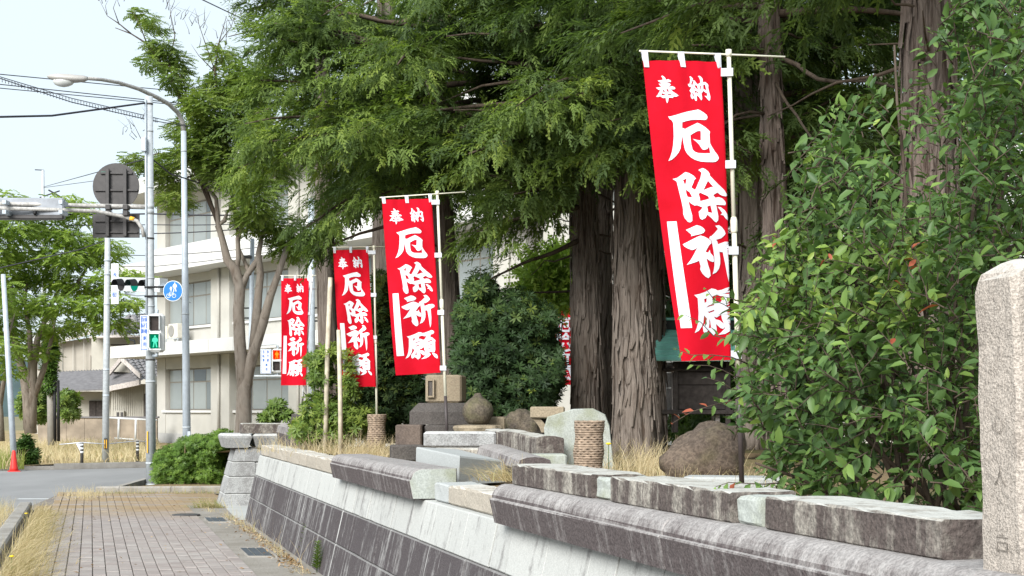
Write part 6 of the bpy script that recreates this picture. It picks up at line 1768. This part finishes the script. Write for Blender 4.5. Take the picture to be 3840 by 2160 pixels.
shrub('bright green maple seen between the dark shrub and the big trunks', 'tree', D(1385, 1020, 30), [(1390,700,50,50),(1350,690,35,45),(1410,660,40,36),(1370,760,50,40),(1415,740,30,50)], 30, 900, .34, 'zelkova_leaf', 72, ZT, ZF, 'maple_tree', tint=.62, up=-.2)
shrub('dark columnar conifer shrub between the second and third banners', 'shrub', D(960, 1110, 21.5), [(960,720,24,40),(950,790,34,60),(965,870,40,80),(950,960,50,70),(1000,960,50,90),(960,1050,60,50),(900,1000,40,50),(1040,1000,40,80)], 21.3, 5200, .085, 'camellia_leaf', 73, tint=.45, depth=.5)
shrub('leafy light green shrub growing around the timber stakes', 'shrub', D(845, 1120, 20), [(800,910,34,26),(835,890,40,24),(880,905,24,30),(810,950,36,30),(800,1030,44,44),(760,1080,34,30),(850,1040,40,50),(900,1060,40,40),(880,960,30,50),(840,1100,70,24)], 19.7, 2300, .08, 'shrub_leaf', 74, tint=.68, depth=.4)
shrub('small young shrub with thin leaves on the far pier block', 'shrub', D(690, 1068, 25.3), [(690,1035,22,14),(700,1020,12,10),(675,1052,24,10),(720,1045,14,12)], 25.3, 170, .13, 'shrub_leaf', 75, tint=.5, depth=.2, stems=5)
shrub('clipped light green hedge bush in the kerbed planter', 'bush', D(475, 1225, 30.6), [(430,1165,40,48),(480,1150,46,55),(530,1150,46,60),(560,1110,24,32),(420,1195,34,26),(470,1195,60,28),(540,1195,48,28),(500,1120,36,26)], 30.7, 9000, .075, 'hedge_leaf', 76, name='hedge_bush', tint=.64, depth=.9, up=.7)
shrub('green bush against the block wall beside the ivy-clad pole', 'bush', D(140, 1050, 63), [(88,1000,30,40),(170,1010,24,30),(70,1020,24,40),(175,1040,18,18),(100,1040,24,26)], 60, 1300, .22, 'shrub_leaf', 77, tint=.7, depth=1)
shrub('ivy growing up the utility pole', 'ivy', D(131, 1000, 55.8), [(126,850,16,30),(127,890,18,40),(126,930,16,36),(128,965,9,26)], 55.8, 700, .22, 'hedge_leaf', 78, name='ivy', tint=.25, depth=.25, stems=2)
shrub('tall dusty weeds behind the red cone', 'weed', D(62, 1185, 40.5), [(62,1130,20,36),(45,1160,20,20),(80,1150,14,30)], 40.5, 420, .17, 'hedge_leaf', 79, name='weed_clump', tint=.1, depth=.3)
shrub('low greenery under the shrine, seen between its legs', 'shrub', D(1760, 1095, 22), [(1740,1060,70,24),(1820,1070,50,30),(1700,1085,40,20),(1860,1000,40,80),(1920,1050,40,60)], 22, 700, .14, 'shrub_leaf', 80, tint=.2, depth=.6)
shrub('dark evergreen undergrowth behind the shrine and the largest banner', 'shrub', D(1900, 1100, 26), [(1720,820,60,60),(1800,760,80,90),(1900,800,90,120),(2000,850,80,120),(2100,900,90,140),(2220,950,90,140),(2350,900,90,140),(2480,880,90,160),(1950,980,120,80),(1690,700,30,60)], 26, 3600, .30, 'camellia_leaf', 81, tint=.42, depth=1.2)

# ---- the big-leaved shrub on the right
random.seed(91)
bl = thing('broadleaf_shrub', 'large shrub with big oval leaves and red young tips, leaning over the wall blocks', 'shrub', D(2330, 1330, 7.0))
LEFT = [(-60,2330),(0,2420),(50,2300),(110,2250),(200,2200),(250,2095),(330,2075),(380,2035),(450,1995),(520,2005),(570,1955),(640,1895),(700,1875),(800,1862),(880,1850),(950,1862),(1050,1878),(1120,1890),(1200,1915),(1250,1975),(1290,2160),(1310,2480)]
def xleft(y):
    for (a, x0), (b, x1) in zip(LEFT[:-1], LEFT[1:]):
        if a <= y <= b: return x0 + (x1 - x0) * (y - a) / (b - a)
    return 2600
leaves = []; tw = MB()
def twig(p0, p1, n, seed, size=.080, tint=.45, red=0.0):
    P_ = limb(tw, p0, p1, .0035, .0012, .08, 4, .08, seed)
    ax = (Vector(p1) - Vector(p0)).normalized()
    for k in range(n):
        f = .12 + .88 * k / max(1, n - 1); q = f * (len(P_) - 1); j = min(int(q), len(P_) - 2)
        p = P_[j].lerp(P_[j+1], q - j)
        r = Vector((random.gauss(0, 1), random.gauss(0, 1), random.gauss(0, 1))); r = (r - ax * r.dot(ax)).normalized()
        d = r * .9 + ax * .55 + Vector((0, 0, -.45 * random.random()))
        up = Vector((random.gauss(0, .5), -.35 + random.gauss(0, .5), .9))
        last = k >= n - 2
        t_ = min(.94, max(0, tint + random.gauss(0, .13) + (.22 if last and random.random() < .5 else 0)))
        if red and random.random() < red: t_ = .985
        elif random.random() < .0006: t_ = .99
        leaves.append((p, d, up, size * random.uniform(.55, 1.25) * (.7 if last else 1), t_))
main = []
for (x, y, Y) in ((2120,420,7.6),(2250,150,7.8),(2450,60,7.5),(2000,620,7.3),(2380,420,7.4),(2560,300,7.2),(1960,900,7.2),(2150,820,7.0),(2400,800,6.8),(2040,1120,7.0),(2300,640,7.1),(2540,640,7.0),(2500,1000,6.6),(2200,1050,6.8),(1900,1180,6.9)):
    main.append(limb(tw, D(random.uniform(2260, 2470), 1330, 7.2), D(x, y, Y), .016, .006, -.03, 8, .06, x))
cnt = 0
while cnt < 2150:
    y = random.uniform(-60, 1310); xl = xleft(y) + 75 * noise.noise(Vector((y * .011, 3.3, 0))) - 10; x = random.uniform(xl, 2680)
    dn = .22 if y < 200 else (.40 if y < 360 else (.72 if y < 560 else 1.0))
    if y < 470 and 2215 < x < 2400: dn *= .28
    if y > 1120 and 2150 < x < 2480: dn *= .30
    if x > 2420: dn = max(dn, .55)
    if random.random() > dn: continue
    cnt += 1
    Y = random.uniform(6.1, 8.6) if x > xl + 120 else random.uniform(6.6, 7.6)
    if x > 2450 and y > 650: Y = max(Y, 5.6)
    p1 = D(x, y, Y); ang = math.atan2(-(y - 1150), (x - 2380) * .9) + random.gauss(0, .6)
    L = random.uniform(.12, .24); dv = Vector((math.cos(ang), random.gauss(0, .5), math.sin(ang) * .8)).normalized()
    if p1.x - xl * 0 < -9: continue
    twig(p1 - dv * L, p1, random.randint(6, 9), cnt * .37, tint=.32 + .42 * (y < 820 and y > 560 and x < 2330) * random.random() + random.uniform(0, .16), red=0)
for (a, b, n, rd, tn) in (((1890,985,6.9),(1690,1045,6.7),11,.35,.6),((1885,880,6.8),(1722,775,6.7),9,.05,.5),((1880,915,6.8),(1700,862,6.7),9,.05,.55),((1880,820,6.8),(1775,712,6.7),8,.2,.55),((1890,950,6.8),(1745,905,6.7),8,0,.5),((1905,1000,6.8),(1780,935,6.6),8,0,.45),((1890,760,6.9),(1800,740,6.8),6,0,.6),
        ((1960,1215,6.0),(1800,1210,5.9),9,.05,.5),((1990,1250,6.0),(1850,1232,5.9),8,0,.45),((1900,1240,5.9),(1842,1262,5.85),4,0,.4),((2010,610,7.2),(1935,585,7.1),6,.5,.6),((2080,640,7.0),(1960,640,7.0),8,.1,.75),((2120,360,7.6),(2040,372,7.5),6,.2,.5),((2250,560,7.2),(2060,540,7.2),8,.1,.5)):
    twig(D(*a), D(*b), n, a[0] * .1, .056, tn, rd)
part('stems', tw, M['twig'], bl)
leaves.sort(key=lambda q: q[0].y)
def inview(p):
    x = p.x / p.y * FD + 1288; y = HY - (p.z - 1.6) / p.y * FD
    return 0 < x < 2470 and 0 < y < 1440
front = [q for q in leaves if inview(q[0])][:300]; fid = set(id(q) for q in front); back_ = [q for q in leaves if id(q) not in fid]
variants = []
for k, tn in enumerate((.28, .4, .5, .6, .75, .985)):
    V = LT * np.array([1, .85 + .08 * (k % 3), 1.1]); variants.append((tn, np_mesh('leaf', V, LF, M['photinia_leaf'], np.full(len(V), tn))))
for (p, d, up, s, tn) in front:
    me = min(variants, key=lambda q: abs(q[0] - tn))[1]
    fr = frames(np.array([tuple(d)]), np.array([tuple(up)]))[0]
    o = bpy.data.objects.new('leaf', me); reg(o, bl, p)
    Mx = Matrix([list(r) for r in fr]).to_4x4()
    o.rotation_euler = Mx.to_euler(); o.scale = (s, s, s)
pos = np.array([tuple(q[0]) for q in back_]); d = np.array([tuple(q[1]) for q in back_]); up = np.array([tuple(q[2]) for q in back_])
V, F_i, tt = scatter(LT, LF, pos, d, up, np.array([q[3] for q in back_]), np.array([q[4] for q in back_]))
o = leaf_part('foliage', V, F_i, tt, M['photinia_leaf'], bl); tag(o, kind='stuff')

# ---- grasses
def blades(items, width=.006, seg=3):
    """items: (pos, lean vector, height, tint)"""
    P0 = np.array([tuple(i[0]) for i in items]); Ln = np.array([tuple(i[1]) for i in items]); H = np.array([i[2] for i in items]); T_ = np.array([i[3] for i in items])
    n = len(items); th = RNG.random(n) * math.pi; sd = np.stack([np.cos(th), np.sin(th) * .4, np.zeros(n)], 1)
    Vs = []
    for k in range(seg + 1):
        f = k / seg
        c = P0 + Ln * (f ** 1.8)[..., None] if hasattr(f, 'shape') else P0 + Ln * f ** 1.8
        c = c + np.stack([np.zeros(n), np.zeros(n), H * (f - .35 * f * f * np.minimum(1.4, np.linalg.norm(Ln[:, :2], axis=1) / H))], 1)
        w = width * (1 - .8 * f)
        Vs += [c + sd * w / 2, c - sd * w / 2]
    V = np.stack(Vs, 1).reshape(-1, 3); m = 2 * (seg + 1)
    F = np.concatenate([np.array([[2*k, 2*k+1, 2*k+3, 2*k+2]]) for k in range(seg)])
    F = (F[None] + (np.arange(n) * m)[:, None, None]).reshape(-1, 4)
    return V, F, np.repeat(T_, m)
def grass(name, items, label, mat='dry', width=.006, kind='stuff', cat='grass'):
    V, F, t = blades(items, width)
    o = tuple(np.array(items[0][0])); return leaf_solo(name, V, F, t, M[mat], o, label, cat, None, kind)
random.seed(101)
it = []
for _ in range(3900):
    Y = 13.2 + 9.3 * random.random() ** 1.1; L = -.86 + abs(random.gauss(0, .20)); clump = .6 + .55 * noise.noise(Vector((Y * .8, L * 3, 0)))
    if random.random() > clump + .35: continue
    h = random.uniform(.22, .52) * (1.15 - (Y - 13) * .03) * (1 - .5 * min(1, (L + .9) / .6))
    it.append((LY(L, Y, .01), (random.gauss(.30, .16), random.gauss(-.14, .12), 0), h * .82, min(.92, max(0, random.gauss(.45, .2)))))
grass('dry_grass', it, 'thick fringe of straw-coloured dry grass leaning over the bricks along the left kerb', width=.008)
it = []
for _ in range(2600):
    Y = random.uniform(15, 23.5); L = random.uniform(-1.9, -1.2)
    it.append((LY(L, Y, .0), (random.gauss(.05, .12), random.gauss(-.05, .1), 0), random.uniform(.12, .34), min(.92, max(0, random.gauss(.5, .2)))))
grass('dry_grass', it, 'dry yellow grass on the road side of the left kerb')
it = []
for _ in range(1100):
    k = random.random()
    if k < .45: Y = random.uniform(20.2, 24.4); L = 2.02 + random.gauss(0, .05) - (.15 if Y > 23 else 0)
    else: Y = random.uniform(14.3, 21.2); L = 2.13 - abs(random.gauss(0, .07))
    if noise.noise(Vector((Y * 1.3, 0, 4))) < -.05 and random.random() < .85: continue
    it.append((LY(L, Y, .016), (random.gauss(-.06, .12), random.gauss(0, .12), 0), random.choice([random.uniform(.03, .12), random.uniform(.05, .2), random.uniform(.1, .42) if random.random() < .25 else .06]), random.gauss(.42, .2) % 1))
grass('dry_grass', it, 'sparse dry weeds along the foot of the retaining wall', width=.005)
it = []
for _ in range(420):
    c = D(random.gauss(525, 22), 1284, 24.0); c.z = .02
    it.append((c, (random.gauss(-.12, .14), random.gauss(-.05, .1), 0), random.uniform(.06, .24), random.choice([.5, .6, .99, .98])))
grass('dry_grass', it, 'small tuft of grass at the corner of the far pier')
it = []
for _ in range(900):
    f = random.random(); c = kp[0].lerp(kp[-1], f) + Vector((0, -random.uniform(.02, .5) ** 1.5, .02))
    it.append((c, (random.gauss(0, .08), random.gauss(-.04, .06), 0), random.uniform(.02, .10) if random.random() < .85 else random.uniform(.1, .25), random.choice([.2, .3, .45, .97, .99])))
for _ in range(500):
    c = DG(random.gauss(205, 30), random.gauss(1250, 6), .01)
    it.append((c, (random.gauss(0, .1), random.gauss(0, .08), 0), random.uniform(.05, .22), random.gauss(.5, .12)))
grass('dry_grass', it, 'low dry weeds in front of the planter kerb and at the path corner')
it = []
def tuft(x, Y, rx, n, h0, h1, lx, ly=0, z=GZ, ry=.35, tn=.5):
    for _ in range(n):
        c = D(x, 1100, Y); c.z = z; c += Vector((random.gauss(0, rx), random.gauss(0, ry), 0))
        it.append((c, (random.gauss(lx, .13), random.gauss(ly, .1), 0), random.uniform(h0, h1), min(.94, max(0, random.gauss(tn, .2)))))
tuft(1590, 13.5, .30, 620, .10, .36, .04); tuft(1560, 15.5, .4, 260, .08, .28, .05); tuft(1700, 12.2, .25, 320, .1, .36, .1); tuft(1800, 10.2, .3, 260, .06, .20, .12)
tuft(1900, 9.6, .2, 240, .08, .26, .15); tuft(1275, 10.9, .10, 260, .10, .22, -.22, -.05, z=1.08, ry=.08); tuft(1510, 12.0, .12, 160, .06, .22, .04); tuft(1420, 12.6, .2, 160, .04, .14, .05)
tuft(950, 18.2, .35, 900, .05, .28, .06); tuft(870, 19.3, .35, 600, .1, .36, .0); tuft(1010, 17.6, .3, 300, .04, .16, 0); tuft(780, 20.0, .35, 400, .05, .3, -.03); tuft(740, 23.5, .25, 240, .1, .4, -.1, z=.95)
grass('dry_grass', it, 'tall straw-coloured grass among the stones of the garden')
it = []
for _ in range(4000):
    x = random.uniform(-30, 400); Y = random.uniform(40, 62)
    c = D(x, 1100, Y); c.z = .14
    if c.y < 40.2 + max(0, (c.x + 12.2)) * .7: continue
    it.append((c, (random.gauss(0, .15), random.gauss(0, .1), 0), random.uniform(.12, .45), min(.93, max(0, random.gauss(.55, .17)))))
for _ in range(500):
    c = D(random.uniform(-30, 60), 1100, random.uniform(38.8, 41)); c.z = .05
    it.append((c, (random.gauss(0, .15), 0, 0), random.uniform(.2, .6), random.choice([.98, .99, .5, 1.0])))
grass('dry_grass', it, 'wide strip of tall yellow dry grass on the verge across the road', width=.03)
# leaf litter along the wall foot
N = 700; pos = []; 
for _ in range(N):
    Y = random.choice([random.uniform(14.3, 22), random.gauss(18.5, 1.2), random.gauss(15.6, .5)]); pos.append(tuple(LY(2.14 - abs(random.gauss(0, .10)), Y, .022)))
for _ in range(170):
    pos.append(tuple(LY(random.uniform(-.5, 2.0), random.uniform(14.3, 27), .032)))
N = len(pos)
V, F_i, tt = scatter(LT3, LF3, np.array(pos), RNG.normal(size=(N, 3)) * np.array([1, 1, .25]), np.array([[0, 0, 1.0]]) + RNG.normal(size=(N, 3)) * .3, RNG.uniform(.02, .06, N), RNG.random(N))
leaf_solo('leaf_litter', V, F_i, tt, M['litter'], pos[0], 'brown fallen leaves and twigs scattered along the wall foot', 'leaf litter', None, 'stuff')
# green weeds at the wall foot
def weed(x, y, Yb, h, label, n=60):
    c = DG(x, y, .016); out = []
    t = thing('weed', label, 'weed', c)
    mb = MB(); mb.tube([c, c + Vector((.01, 0, h))], [.005, .002], 5); part('stem', mb, M['hedge_leaf'], t)
    for k in range(n):
        f = k / n; a = k * 2.4
        out.append((c + Vector((.01*f, 0, h*(.1+.9*f))), Vector((math.cos(a), math.sin(a), .55)), (0, 0, 1), .085*(1.1-.5*f), .3 + .6*random.random()))
    pos = np.array([tuple(o[0]) for o in out]); d = np.array([tuple(o[1]) for o in out]); up = np.array([o[2] for o in out])
    V, F_i, tt = scatter(LT3 * np.array([1, .6, 1]), LF3, pos, d, up, np.array([o[3] for o in out]), np.array([o[4] for o in out]))
    leaf_part('leaves', V, F_i, tt, M['weed'], t)
weed(797, 1440, 0, .30, 'bright green feathery weed sprouting at the wall foot by the nearer grate', 90)
weed(766, 1402, 0, .36, 'thin green weed standing against the dark wall stones', 26)
def flower(x, y, Y, label):
    c = D(x, y, Y); t = thing('flower', label, 'flower', (c.x, c.y, c.z - .22))
    mb = MB(); mb.tube([c - Vector((0, 0, .22)), c], .003, 5); part('stem', mb, M['weed'], t)
    mb = MB(); mb.lathe([(.004, -.008), (.024, .0), (.022, .008), (.006, .012)], c, 12); part('head', mb, M['yellow'], t)
flower(1531, 1117, 12.2, 'single yellow flower beside the near rope-wrapped post')
flower(30, 1400, 13.8, 'yellow flower by the kerb close to the left picture edge')
flower(66, 1292, 20.0, 'yellow flower in the grass at the far end of the left kerb')
print('frond triangles', NTRI[0])
